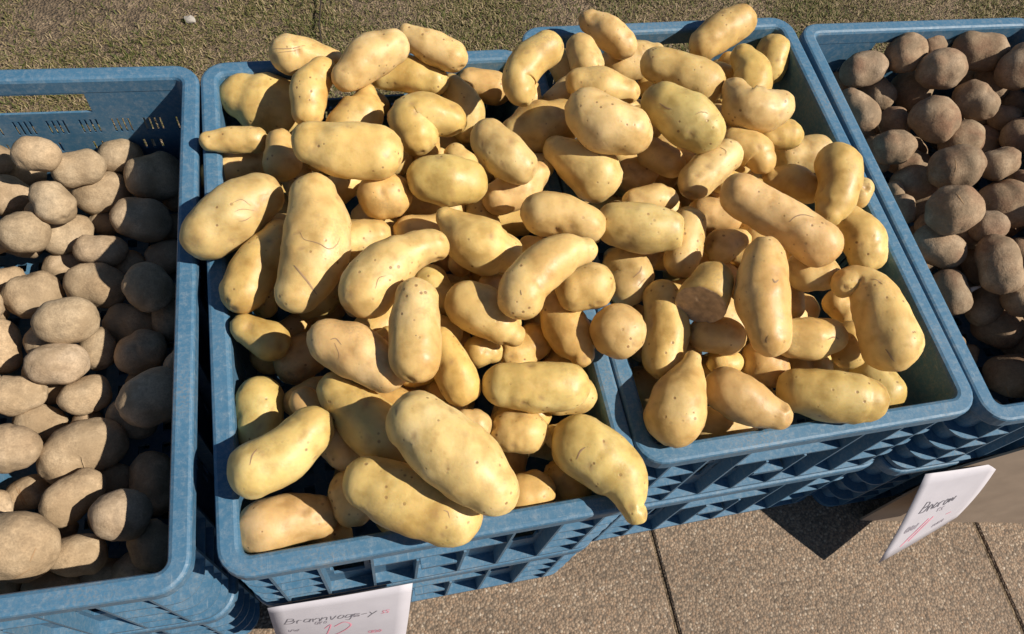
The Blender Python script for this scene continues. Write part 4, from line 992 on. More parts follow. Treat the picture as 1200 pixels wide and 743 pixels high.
('A',-1,[(-0.326,0.196,0.236,0.0142),(-0.329,0.200,0.235,0.0167),(-0.333,0.203,0.234,0.0148)]),
('A',-1,[(-0.500,0.226,0.255,0.0144),(-0.504,0.228,0.255,0.0170),(-0.507,0.230,0.255,0.0133)]),
('A',-1,[(-0.401,0.498,0.284,0.0168),(-0.400,0.503,0.285,0.0198),(-0.399,0.508,0.286,0.0154)]),
('A',-1,[(-0.461,0.264,0.240,0.0178),(-0.456,0.273,0.238,0.0209),(-0.451,0.281,0.235,0.0161)]),
('A',-1,[(-0.303,0.350,0.235,0.0173),(-0.302,0.359,0.235,0.0204),(-0.301,0.369,0.235,0.0164)]),
('A',-1,[(-0.269,0.298,0.235,0.0181),(-0.278,0.299,0.237,0.0213),(-0.288,0.301,0.239,0.0180)]),
('A',-1,[(-0.296,0.582,0.237,0.0171),(-0.296,0.588,0.236,0.0201),(-0.297,0.595,0.236,0.0160)]),
('A',-1,[(-0.396,0.180,0.236,0.0180),(-0.401,0.182,0.236,0.0211),(-0.406,0.184,0.236,0.0183)]),
('D',-1,[(0.868,0.284,0.369,0.0194),(0.872,0.292,0.370,0.0228),(0.876,0.299,0.371,0.0172)]),  # unseen right-hand heap added to shade the visible potatoes; lower gap fillers follow
('D',-1,[(1.004,0.374,0.368,0.0195),(0.996,0.379,0.367,0.0230),(0.987,0.383,0.367,0.0211)]),
('D',-1,[(0.975,0.319,0.397,0.0213),(0.971,0.328,0.399,0.0250),(0.968,0.336,0.401,0.0194)]),
('D',-1,[(0.989,0.410,0.414,0.0198),(0.986,0.414,0.413,0.0232),(0.983,0.417,0.413,0.0174)]),
('D',-1,[(0.962,0.462,0.368,0.0185),(0.956,0.468,0.369,0.0217),(0.951,0.474,0.370,0.0189)]),
('D',-1,[(0.897,0.280,0.404,0.0178),(0.902,0.281,0.404,0.0210),(0.906,0.283,0.404,0.0170)]),
('D',-1,[(0.970,0.214,0.396,0.0186),(0.967,0.217,0.395,0.0218),(0.965,0.220,0.394,0.0167)]),
('D',-1,[(0.927,0.263,0.360,0.0171),(0.933,0.263,0.359,0.0201),(0.939,0.264,0.358,0.0165)]),
('D',-1,[(0.875,0.353,0.397,0.0181),(0.884,0.354,0.396,0.0212),(0.893,0.355,0.395,0.0198)]),
('D',-1,[(1.004,0.232,0.350,0.0206),(0.993,0.233,0.353,0.0242),(0.982,0.235,0.355,0.0227)]),
('D',-1,[(0.908,0.225,0.407,0.0174),(0.906,0.230,0.408,0.0205),(0.904,0.234,0.410,0.0186)]),
('D',-1,[(0.943,0.413,0.352,0.0180),(0.951,0.419,0.351,0.0212),(0.958,0.426,0.350,0.0198)]),
('D',-1,[(1.003,0.545,0.405,0.0176),(1.008,0.547,0.403,0.0207),(1.014,0.548,0.402,0.0183)]),
('D',-1,[(0.993,0.465,0.411,0.0182),(0.993,0.470,0.411,0.0214),(0.994,0.476,0.411,0.0198)]),
('D',-1,[(0.989,0.522,0.368,0.0205),(0.996,0.530,0.365,0.0241),(1.002,0.538,0.363,0.0197)]),
('D',-1,[(0.939,0.331,0.355,0.0196),(0.936,0.336,0.355,0.0230),(0.933,0.341,0.355,0.0185)]),
('D',-1,[(1.012,0.358,0.414,0.0193),(1.017,0.361,0.412,0.0227),(1.021,0.364,0.411,0.0208)]),
('D',-1,[(0.973,0.258,0.387,0.0187),(0.978,0.263,0.385,0.0220),(0.983,0.269,0.384,0.0196)]),
('D',-1,[(0.888,0.233,0.360,0.0215),(0.880,0.237,0.360,0.0253),(0.873,0.241,0.359,0.0201)]),
('D',-1,[(0.938,0.417,0.403,0.0198),(0.939,0.421,0.404,0.0233),(0.940,0.424,0.404,0.0214)]),
('D',-1,[(1.023,0.487,0.381,0.0186),(1.016,0.489,0.380,0.0219),(1.008,0.490,0.378,0.0181)]),
('D',-1,[(1.021,0.229,0.401,0.0196),(1.017,0.231,0.400,0.0231),(1.013,0.233,0.399,0.0208)]),
('D',-1,[(0.998,0.444,0.354,0.0211),(0.999,0.449,0.354,0.0249),(0.999,0.453,0.354,0.0228)]),
('D',-1,[(1.018,0.606,0.395,0.0201),(1.016,0.615,0.394,0.0237),(1.013,0.623,0.394,0.0218)]),
('D',-1,[(0.723,0.334,0.277,0.0137),(0.718,0.339,0.278,0.0161),(0.714,0.344,0.278,0.0130)]),
('D',-1,[(0.985,0.363,0.289,0.0172),(0.976,0.365,0.290,0.0203),(0.966,0.367,0.290,0.0176)]),
('D',-1,[(0.975,0.275,0.295,0.0199),(0.968,0.280,0.294,0.0234),(0.962,0.285,0.294,0.0217)]),
('D',-1,[(0.796,0.374,0.273,0.0194),(0.791,0.378,0.272,0.0228),(0.787,0.383,0.271,0.0184)]),
('D',-1,[(0.719,0.231,0.336,0.0166),(0.712,0.236,0.338,0.0196),(0.705,0.241,0.339,0.0171)]),
('D',-1,[(1.001,0.394,0.269,0.0164),(0.996,0.397,0.270,0.0193),(0.991,0.399,0.271,0.0174)]),
('D',-1,[(0.933,0.333,0.287,0.0197),(0.935,0.338,0.286,0.0232),(0.937,0.343,0.284,0.0215)]),
('D',-1,[(0.997,0.303,0.300,0.0194),(1.000,0.304,0.300,0.0228),(1.004,0.306,0.300,0.0182)]),
('D',-1,[(1.021,0.222,0.294,0.0201),(1.015,0.223,0.295,0.0237),(1.009,0.224,0.296,0.0183)]),
('D',-1,[(0.708,0.262,0.289,0.0169),(0.712,0.269,0.291,0.0198),(0.717,0.276,0.293,0.0188)]),
('D',-1,[(0.941,0.397,0.281,0.0175),(0.937,0.403,0.280,0.0205),(0.934,0.409,0.279,0.0174)]),
('D',-1,[(1.016,0.400,0.331,0.0165),(1.021,0.405,0.329,0.0194),(1.025,0.410,0.327,0.0154)]),
('D',-1,[(1.019,0.263,0.284,0.0144),(1.016,0.266,0.283,0.0170),(1.012,0.270,0.281,0.0136)]),
('D',-1,[(0.708,0.218,0.282,0.0172),(0.709,0.226,0.282,0.0203),(0.711,0.234,0.282,0.0167)]),
('D',-1,[(0.757,0.276,0.272,0.0161),(0.752,0.280,0.273,0.0190),(0.748,0.284,0.274,0.0153)]),
('D',-1,[(0.889,0.427,0.267,0.0180),(0.887,0.435,0.268,0.0211),(0.885,0.444,0.268,0.0184)]),
('D',-1,[(0.918,0.216,0.310,0.0174),(0.912,0.223,0.310,0.0205),(0.905,0.229,0.310,0.0170)]),
('D',-1,[(0.926,0.255,0.310,0.0165),(0.921,0.259,0.310,0.0194),(0.915,0.263,0.310,0.0176)]),
('D',-1,[(0.795,0.441,0.273,0.0185),(0.800,0.441,0.273,0.0218),(0.806,0.441,0.274,0.0165)]),
('D',-1,[(1.024,0.333,0.262,0.0150),(1.020,0.337,0.263,0.0176),(1.017,0.341,0.264,0.0149)]),
('D',-1,[(0.987,0.276,0.259,0.0175),(0.984,0.279,0.260,0.0205),(0.980,0.282,0.261,0.0161)]),
('D',-1,[(0.711,0.325,0.320,0.0170),(0.715,0.330,0.321,0.0200),(0.719,0.335,0.322,0.0162)]),
('D',-1,[(0.760,0.345,0.280,0.0150),(0.757,0.347,0.281,0.0176),(0.755,0.349,0.282,0.0138)]),
('D',-1,[(0.967,0.270,0.349,0.0186),(0.970,0.275,0.348,0.0219),(0.972,0.281,0.348,0.0170)]),
('D',-1,[(0.926,0.294,0.322,0.0141),(0.921,0.296,0.323,0.0166),(0.917,0.297,0.325,0.0156)]),
('D',-1,[(0.732,0.424,0.263,0.0178),(0.730,0.430,0.262,0.0210),(0.728,0.436,0.262,0.0175)]),
('D',-1,[(1.023,0.284,0.338,0.0160),(1.017,0.288,0.339,0.0188),(1.011,0.292,0.340,0.0158)]),
('D',-1,[(1.010,0.343,0.315,0.0203),(1.013,0.354,0.314,0.0238),(1.015,0.366,0.313,0.0195)]),
('D',-1,[(0.853,0.211,0.322,0.0194),(0.855,0.218,0.321,0.0228),(0.857,0.224,0.321,0.0192)]),
('D',-1,[(0.741,0.371,0.263,0.0145),(0.741,0.379,0.265,0.0170),(0.741,0.386,0.267,0.0146)]),
('D',-1,[(0.979,0.386,0.334,0.0186),(0.974,0.388,0.333,0.0219),(0.968,0.391,0.331,0.0167)]),
('D',-1,[(1.001,0.331,0.347,0.0137),(0.997,0.336,0.346,0.0162),(0.994,0.341,0.346,0.0127)]),
('D',-1,[(0.943,0.208,0.275,0.0160),(0.945,0.216,0.272,0.0188),(0.946,0.224,0.270,0.0174)]),
('D',-1,[(0.897,0.343,0.306,0.0147),(0.897,0.346,0.306,0.0173),(0.898,0.349,0.307,0.0136)]),
('D',-1,[(0.916,0.232,0.272,0.0186),(0.916,0.240,0.274,0.0219),(0.916,0.247,0.276,0.0165)]),
('D',-1,[(0.760,0.304,0.299,0.0142),(0.754,0.306,0.299,0.0167),(0.748,0.308,0.298,0.0138)]),
('D',-1,[(0.750,0.207,0.312,0.0169),(0.742,0.212,0.310,0.0199),(0.733,0.216,0.307,0.0156)]),
('D',-1,[(0.971,0.312,0.338,0.0187),(0.975,0.314,0.337,0.0220),(0.979,0.315,0.336,0.0170)]),
('D',-1,[(0.951,0.248,0.321,0.0169),(0.957,0.249,0.321,0.0198),(0.963,0.249,0.322,0.0151)]),
('D',-1,[(1.022,0.427,0.285,0.0160),(1.014,0.428,0.283,0.0189),(1.006,0.429,0.281,0.0179)]),
('D',-1,[(0.738,0.394,0.306,0.0205),(0.727,0.400,0.308,0.0242),(0.717,0.405,0.311,0.0218)]),
('D',-1,[(0.988,0.647,0.276,0.0174),(0.984,0.650,0.277,0.0205),(0.981,0.654,0.278,0.0176)]),
('D',-1,[(0.811,0.476,0.251,0.0206),(0.816,0.482,0.253,0.0242),(0.820,0.488,0.255,0.0214)]),
('D',-1,[(1.015,0.642,0.292,0.0157),(1.019,0.643,0.293,0.0185),(1.023,0.645,0.294,0.0141)]),
('D',-1,[(0.936,0.474,0.297,0.0194),(0.943,0.480,0.297,0.0228),(0.950,0.486,0.297,0.0203)]),
('D',-1,[(0.883,0.561,0.306,0.0137),(0.884,0.564,0.306,0.0162),(0.886,0.566,0.306,0.0153)]),
('D',-1,[(0.843,0.673,0.278,0.0173),(0.836,0.674,0.280,0.0204),(0.829,0.675,0.282,0.0193)]),
('D',-1,[(0.943,0.614,0.246,0.0179),(0.947,0.615,0.245,0.0210),(0.952,0.615,0.245,0.0197)]),
('D',-1,[(0.782,0.243,0.262,0.0138),(0.780,0.247,0.262,0.0162),(0.778,0.250,0.262,0.0151)]),
('D',-1,[(0.973,0.669,0.246,0.0173),(0.967,0.669,0.244,0.0204),(0.962,0.670,0.243,0.0154)]),
('D',-1,[(0.965,0.522,0.273,0.0141),(0.961,0.525,0.273,0.0165),(0.957,0.529,0.273,0.0138)]),
('D',-1,[(0.825,0.473,0.302,0.0193),(0.814,0.476,0.304,0.0227),(0.804,0.479,0.306,0.0184)]),
('D',-1,[(0.976,0.499,0.333,0.0189),(0.978,0.504,0.331,0.0223),(0.979,0.510,0.330,0.0207)]),
('D',-1,[(0.856,0.380,0.272,0.0163),(0.855,0.383,0.271,0.0192),(0.853,0.385,0.270,0.0166)]),
('D',-1,[(0.743,0.486,0.298,0.0178),(0.738,0.492,0.300,0.0209),(0.732,0.497,0.302,0.0185)]),
('D',-1,[(0.872,0.443,0.242,0.0152),(0.869,0.443,0.241,0.0178),(0.865,0.443,0.240,0.0140)]),
('D',-1,[(0.825,0.692,0.242,0.0166),(0.827,0.698,0.241,0.0195),(0.829,0.703,0.241,0.0155)]),
('D',-1,[(0.710,0.633,0.313,0.0139),(0.711,0.636,0.313,0.0163),(0.712,0.638,0.314,0.0143)]),
('D',-1,[(0.870,0.626,0.280,0.0166),(0.863,0.630,0.282,0.0195),(0.856,0.634,0.283,0.0184)]),
('D',-1,[(0.716,0.615,0.251,0.0186),(0.712,0.620,0.249,0.0218),(0.707,0.625,0.248,0.0197)]),
('D',-1,[(0.781,0.705,0.248,0.0166),(0.773,0.706,0.247,0.0196),(0.766,0.708,0.246,0.0151)]),
('D',-1,[(0.731,0.548,0.250,0.0204),(0.725,0.553,0.251,0.0240),(0.719,0.558,0.251,0.0205)]),
('D',-1,[(0.791,0.334,0.241,0.0148),(0.789,0.337,0.241,0.0174),(0.788,0.340,0.242,0.0152)]),
('D',-1,[(0.731,0.677,0.276,0.0192),(0.724,0.684,0.276,0.0226),(0.717,0.692,0.275,0.0195)]),
('D',-1,[(0.963,0.607,0.307,0.0205),(0.965,0.611,0.308,0.0241),(0.967,0.615,0.309,0.0227)]),
('D',-1,[(0.838,0.533,0.266,0.0205),(0.838,0.538,0.266,0.0241),(0.838,0.544,0.267,0.0210)]),
('D',-1,[(0.901,0.392,0.254,0.0178),(0.904,0.400,0.255,0.0210),(0.908,0.407,0.257,0.0160)]),
('D',-1,[(0.968,0.686,0.292,0.0151),(0.969,0.689,0.292,0.0177),(0.970,0.692,0.292,0.0156)]),
('D',-1,[(0.900,0.578,0.253,0.0164),(0.908,0.582,0.251,0.0192),(0.917,0.586,0.248,0.0180)]),
('D',-1,[(0.839,0.713,0.268,0.0179),(0.842,0.715,0.268,0.0211),(0.846,0.718,0.269,0.0170)]),
('D',-1,[(1.008,0.299,0.239,0.0194),(1.007,0.306,0.240,0.0229),(1.007,0.313,0.241,0.0204)]),
('D',-1,[(0.928,0.715,0.266,0.0172),(0.930,0.722,0.266,0.0203),(0.932,0.730,0.267,0.0174)]),
('D',-1,[(0.902,0.497,0.296,0.0211),(0.907,0.503,0.296,0.0249),(0.912,0.509,0.296,0.0219)]),
('D',-1,[(0.969,0.413,0.260,0.0136),(0.971,0.415,0.259,0.0160),(0.974,0.417,0.258,0.0136)]),
('D',-1,[(0.999,0.515,0.277,0.0148),(1.005,0.519,0.277,0.0174),(1.010,0.523,0.277,0.0158)]),
('D',-1,[(0.845,0.593,0.293,0.0207),(0.833,0.597,0.294,0.0243),(0.821,0.600,0.296,0.0198)]),
('D',-1,[(0.975,0.338,0.257,0.0203),(0.976,0.342,0.257,0.0239),(0.976,0.347,0.256,0.0226)]),
('D',-1,[(0.794,0.664,0.286,0.0157),(0.790,0.666,0.287,0.0184),(0.786,0.669,0.288,0.0149)]),
('D',-1,[(0.914,0.631,0.320,0.0161),(0.914,0.635,0.319,0.0189),(0.914,0.638,0.319,0.0174)]),
('D',-1,[(0.765,0.369,0.241,0.0140),(0.763,0.371,0.242,0.0164),(0.761,0.373,0.242,0.0127)]),
('D',-1,[(0.723,0.578,0.278,0.0161),(0.728,0.581,0.279,0.0189),(0.734,0.585,0.279,0.0144)]),
('D',-1,[(0.938,0.581,0.284,0.0211),(0.927,0.586,0.285,0.0248),(0.916,0.591,0.287,0.0207)]),
('D',-1,[(0.775,0.593,0.262,0.0174),(0.774,0.600,0.261,0.0205),(0.772,0.607,0.260,0.0190)]),
('D',-1,[(0.747,0.224,0.245,0.0144),(0.745,0.230,0.246,0.0170),(0.743,0.237,0.247,0.0135)]),
('D',-1,[(0.872,0.545,0.277,0.0144),(0.876,0.550,0.279,0.0170),(0.879,0.555,0.280,0.0131)]),
('D',-1,[(0.871,0.492,0.261,0.0166),(0.875,0.497,0.260,0.0195),(0.879,0.501,0.258,0.0178)]),
('D',-1,[(0.944,0.504,0.345,0.0159),(0.943,0.509,0.345,0.0187),(0.943,0.514,0.345,0.0170)]),
('D',-1,[(1.008,0.558,0.251,0.0156),(1.008,0.561,0.251,0.0184),(1.009,0.564,0.251,0.0151)]),
('D',-1,[(0.909,0.295,0.369,0.0151),(0.917,0.298,0.371,0.0178),(0.925,0.300,0.373,0.0142)]),
('D',-1,[(0.899,0.638,0.245,0.0190),(0.897,0.648,0.244,0.0223),(0.895,0.658,0.244,0.0202)]),
('D',-1,[(0.999,0.473,0.323,0.0167),(1.001,0.478,0.321,0.0196),(1.003,0.484,0.320,0.0152)]),
('D',-1,[(0.733,0.468,0.250,0.0160),(0.733,0.472,0.251,0.0188),(0.733,0.475,0.251,0.0167)]),
('D',-1,[(0.834,0.638,0.243,0.0153),(0.835,0.642,0.243,0.0179),(0.836,0.646,0.244,0.0143)]),
('D',-1,[(0.778,0.497,0.247,0.0194),(0.777,0.507,0.249,0.0228),(0.775,0.518,0.252,0.0194)]),
('D',-1,[(0.744,0.443,0.294,0.0197),(0.752,0.450,0.293,0.0232),(0.759,0.458,0.292,0.0207)]),
('D',-1,[(1.014,0.698,0.261,0.0207),(1.016,0.702,0.262,0.0243),(1.019,0.705,0.263,0.0201)]),
('D',-1,[(0.725,0.564,0.310,0.0157),(0.730,0.567,0.309,0.0185),(0.735,0.569,0.308,0.0155)]),
('D',-1,[(0.921,0.489,0.242,0.0162),(0.912,0.492,0.241,0.0191),(0.904,0.496,0.240,0.0153)]),
('D',-1,[(1.018,0.224,0.254,0.0179),(1.015,0.231,0.253,0.0211),(1.012,0.238,0.253,0.0160)]),
('D',-1,[(0.975,0.655,0.314,0.0171),(0.980,0.657,0.312,0.0201),(0.985,0.659,0.311,0.0182)]),
]
MARKS = {
('Y', 12): [(0.00112,[(-0.048,0.405,0.4736),(-0.0416,0.3955,0.4725),(-0.0349,0.3866,0.4671),(-0.0292,0.3797,0.4565)]),(0.00049,[(-0.0379,0.4341,0.4839),(-0.0353,0.4261,0.4837),(-0.0276,0.4221,0.4842),(-0.0208,0.4193,0.4829),(-0.0134,0.4152,0.4791),(-0.0067,0.4202,0.4763),(-0.0035,0.4285,0.4766)])],
('Y', 11): [(0.00035,[(-0.1028,0.491,0.4607),(-0.0939,0.4954,0.4594),(-0.0858,0.4909,0.4543)]),(0.00035,[(-0.1012,0.4829,0.4573),(-0.0939,0.4861,0.4562),(-0.0833,0.4873,0.4501)]),(0.00049,[(-0.0984,0.4757,0.451),(-0.0929,0.4773,0.4493),(-0.0871,0.4815,0.4484)])],
('Y', 67): [(0.00063,[(0.4493,0.3809,0.5084),(0.4553,0.384,0.5123),(0.4641,0.3839,0.5142),(0.4742,0.3798,0.5142)])],
('Y', 88): [(0.00098,[(0.5154,0.2397,0.4799),(0.5184,0.2341,0.4789),(0.5234,0.2275,0.4754)]),(0.00049,[(0.5269,0.3133,0.4923),(0.531,0.3089,0.4937),(0.5325,0.3044,0.4943)])],
('Y', 22): [(0.00056,[(-0.0189,0.3156,0.4856),(-0.0143,0.3154,0.4866),(-0.0104,0.3091,0.4863)]),(0.00035,[(-0.0162,0.3119,0.4854),(-0.0135,0.3027,0.4827),(-0.014,0.2983,0.4795)])],
('Y', 17): [(0.00042,[(0.025,0.354,0.5022),(0.0291,0.3625,0.5053),(0.0355,0.3647,0.505)])],
('Y', 75): [(0.00112,[(0.4046,0.3158,0.5114),(0.4061,0.312,0.511),(0.4106,0.3143,0.5111)])],
('Y', 2): [(0.00063,[(-0.0525,0.7209,0.4394),(-0.0349,0.7168,0.4438),(-0.0172,0.7226,0.4426)]),(0.00042,[(-0.049,0.7157,0.439),(-0.0333,0.7144,0.4421),(-0.0235,0.7172,0.4416)])],
('Y', 39): [(0.0007,[(0.1899,0.1866,0.4426),(0.1934,0.1919,0.4475),(0.1984,0.1945,0.4501)])],
('Y', 57): [(0.00084,[(0.3528,0.5442,0.5121),(0.3576,0.5374,0.5124),(0.3627,0.533,0.5143)]),(0.00042,[(0.3848,0.5199,0.5191),(0.3916,0.5208,0.5202),(0.3972,0.5187,0.5194)])],
('Y', 27): [(0.00063,[(-0.0971,0.2206,0.4539),(-0.0946,0.2295,0.4537),(-0.091,0.2346,0.453)])],
('Y', 30): [(0.00049,[(0.0592,0.153,0.4689),(0.0626,0.151,0.4687),(0.0634,0.1461,0.4675)])],
('Y', 87): [(0.00063,[(0.4793,0.2697,0.4513),(0.4873,0.2711,0.4523),(0.493,0.2682,0.4508)])],
('Y', 44): [(0.00056,[(0.1546,0.3313,0.5128),(0.1548,0.3268,0.5112)])],
('Y', 68): [(0.00056,[(0.4241,0.5038,0.4799),(0.4279,0.4977,0.4809),(0.4269,0.4937,0.4801)])],
('Y', 81): [(0.00063,[(0.3,0.3769,0.4312),(0.3084,0.382,0.4336),(0.3115,0.3874,0.4348)]),(0.00042,[(0.3046,0.3681,0.4271),(0.314,0.3757,0.4288)])],
('Y', 21): [(0.00063,[(0.0537,0.2974,0.5142),(0.0543,0.2966,0.514)])],
('A', 41): [(0.0007,[(-0.309,0.1942,0.3407),(-0.3056,0.2008,0.3435),(-0.3035,0.2065,0.3444)]),(0.00056,[(-0.3293,0.1836,0.3245),(-0.3187,0.1851,0.332),(-0.3095,0.1893,0.3345)])],
('A', 36): [(0.00112,[(-0.3608,0.2971,0.2517),(-0.3578,0.2872,0.2492),(-0.356,0.2806,0.2416)]),(0.00056,[(-0.3667,0.3044,0.2486),(-0.3607,0.29,0.2507),(-0.3589,0.2795,0.2402)])],
('D', 24): [(0.00077,[(0.7612,0.4615,0.411),(0.762,0.4526,0.4123),(0.7643,0.4428,0.4109)])],
('D', 36): [(0.00098,[(0.8281,0.2448,0.2737),(0.8312,0.2399,0.2699),(0.8403,0.2343,0.2598)])],
('D', 19): [(0.00063,[(0.8598,0.5796,0.351),(0.8652,0.578,0.3579),(0.874,0.5718,0.357)])],
('D', 20): [(0.00056,[(0.8031,0.5238,0.3971),(0.8022,0.515,0.394),(0.8006,0.5084,0.3882)])],
}

def catmull(P, t):
    n = len(P)
    if n == 2:
        return P[0] * (1 - t) + P[1] * t
    s = t * (n - 1); i = min(int(s), n - 2); u = s - i
    p1, p2 = P[i], P[i + 1]
    p0 = P[i - 1] if i > 0 else p1 * 2 - p2
    p3 = P[i + 2] if i + 2 < n else p2 * 2 - p1
    return 0.5 * ((2 * p1) + (p2 - p0) * u + (2 * p0 - 5 * p1 + 4 * p2 - p3) * u * u + (3 * p1 - p0 - 3 * p2 + p3) * u ** 3)

def potato_mesh(name, sp, seed, lump, rings, segs, eyes, flat=None):
    rnd = random.Random(seed)
    P = np.array([q[:3] for q in sp]); R = np.array([q[3] for q in sp])
    ctr = P.mean(0); P = P - ctr
    Q = np.concatenate([P, R[:, None]], 1)
    body = [catmull(Q, t) for t in np.linspace(0, 1, rings)]
    C = [b[:3] for b in body]; Rr = [max(float(b[3]), 0.004) for b in body]
    T = [(C[min(i + 1, rings - 1)] - C[max(i - 1, 0)]) for i in range(rings)]
    T = [v / (np.linalg.norm(v) + 1e-9) for v in T]
    # caps
    ncap = 9
    st = []
    for k in range(1, ncap):
        a = math.pi / 2 * k / ncap
        st.append((C[0] - T[0] * Rr[0] * math.cos(a), T[0], Rr[0] * math.sin(a)))
    st += list(zip(C, T, Rr))
    for k in range(ncap - 1, 0, -1):
        a = math.pi / 2 * k / ncap
        st.append((C[-1] + T[-1] * Rr[-1] * math.cos(a), T[-1], Rr[-1] * math.sin(a)))
    # parallel-transport frame
    up = Vector((0.13, 0.21, 1.0)); t0 = Vector(st[0][1]); u = (up - t0 * up.dot(t0)).normalized()
    fl = rnd.uniform(0.95, 1.06); tw = rnd.uniform(0, 6.28)
    vs = [Vector(C[0] - T[0] * Rr[0])]
    for c, t, r in st:
        t = Vector(t); u = (u - t * u.dot(t)).normalized(); w = t.cross(u)
        for k in range(segs):
            a = 2 * math.pi * k / segs
            e = 1 + (fl - 1) * math.cos(2 * (a + tw))
            vs.append(Vector(c) + (u * math.cos(a) + w * math.sin(a)) * r * e)
    vs.append(Vector(C[-1] + T[-1] * Rr[-1]))
    fs = [(0, 1 + (k + 1) % segs, 1 + k) for k in range(segs)]
    n = len(st)
    for i in range(n - 1):
        for k in range(segs):
            fs.append((1 + i * segs + k, 1 + i * segs + (k + 1) % segs, 1 + (i + 1) * segs + (k + 1) % segs, 1 + (i + 1) * segs + k))
    L = 1 + n * segs
    fs += [(L, 1 + (n - 1) * segs + k, 1 + (n - 1) * segs + (k + 1) % segs) for k in range(segs)]
    me = mesh_from(name, [tuple(v) for v in vs], fs, True)
    bm = bmesh.new(); bm.from_mesh(me)
    bmesh.ops.recalc_face_normals(bm, faces=bm.faces)
    bmesh.ops.smooth_vert(bm, verts=bm.verts, factor=0.5, use_axis_x=True, use_axis_y=True, use_axis_z=True)
    bm.normal_update()
    so = Vector((rnd.uniform(-50, 50), rnd.uniform(-50, 50), rnd.uniform(-50, 50)))
    rm = float(np.mean(R))
    bm.verts.ensure_lookup_table()
    ev = [bm.verts[rnd.randrange(len(bm.verts))].co.copy() for _ in range(eyes)]
    es = [(rnd.uniform(0.0035, 0.006), rnd.uniform(0.0008, 0.0021)) for _ in range(eyes)]
    lay = bm.verts.layers.float.new('eye')
    for v in bm.verts:
        p = v.co; nn = v.normal
        d = lump * rm * (noise.noise(p * (0.75 / rm) + so) * 0.95 + 0.55 * noise.noise(p * (1.7 / rm) + so * 1.7) + 0.14 * noise.noise(p * (4.5 / rm) + so * 2.3)) + 0.0003 * noise.noise(p * 190 + so)
        for q, (ew, ed) in zip(ev, es):
            dd = (p - q).length / ew
            if dd < 2.2: v[lay] = max(v[lay], math.exp(-dd * dd * 2.2))
            if dd < 2.2: d += ed * (-math.exp(-dd * dd * 1.6) + 0.35 * math.exp(-(dd - 1.2) ** 2 * 5))
        v.co = p + nn * d
    if flat:
        (pn, off, dirt_idx) = flat
        pl = Vector(pn).normalized(); o = Vector(C[-1]) + Vector(T[-1]) * Rr[-1] * off
        cutv = set()
        for v in bm.verts:
            k = (v.co - o).dot(pl)
            if k > 0:
                v.co -= pl * (k - 0.0008 * noise.noise(v.co * 120)); cutv.add(v)
        if dirt_idx:
            for f in bm.faces:
                if all(v in cutv for v in f.verts): f.material_index = dirt_idx
    bm.to_mesh(me); bm.free()
    return me, Vector(ctr)

def ribbon_on(me, org, pts, width):
    """thin raised mark following the skin"""
    bm = bmesh.new(); bm.from_mesh(me); bvh = BVHTree.FromBMesh(bm); bm.free()
    P = [np.array(p) for p in pts]; n = 5 * (len(P) - 1) + 1
    A = []
    for i in range(n):
        q = Vector(catmull(P, i / (n - 1))) - org
        loc, nor, _, _ = bvh.find_nearest(q)
        A.append((loc + nor * 0.00025, nor))
    vs, fs = [], []
    for i, (c, nor) in enumerate(A):
        t = (A[min(i + 1, n - 1)][0] - A[max(i - 1, 0)][0])
        if t.length < 1e-7: t = Vector((1, 0, 0))
        s = nor.cross(t.normalized())
        w = width * (0.35 + 0.65 * math.sin(math.pi * (i + 0.5) / n)) * (1 + .3 * noise.noise(c * 400))
        vs += [tuple(c - s * w), tuple(c - s * w * .3 + nor * .00012), tuple(c + s * w * .3 + nor * .00012), tuple(c + s * w)]
    for i in range(n - 1):
        for k in range(3):
            fs.append((4 * i + k, 4 * i + k + 1, 4 * i + 4 + k + 1, 4 * i + 4 + k))
    return mesh_from('scar', vs, fs, True)

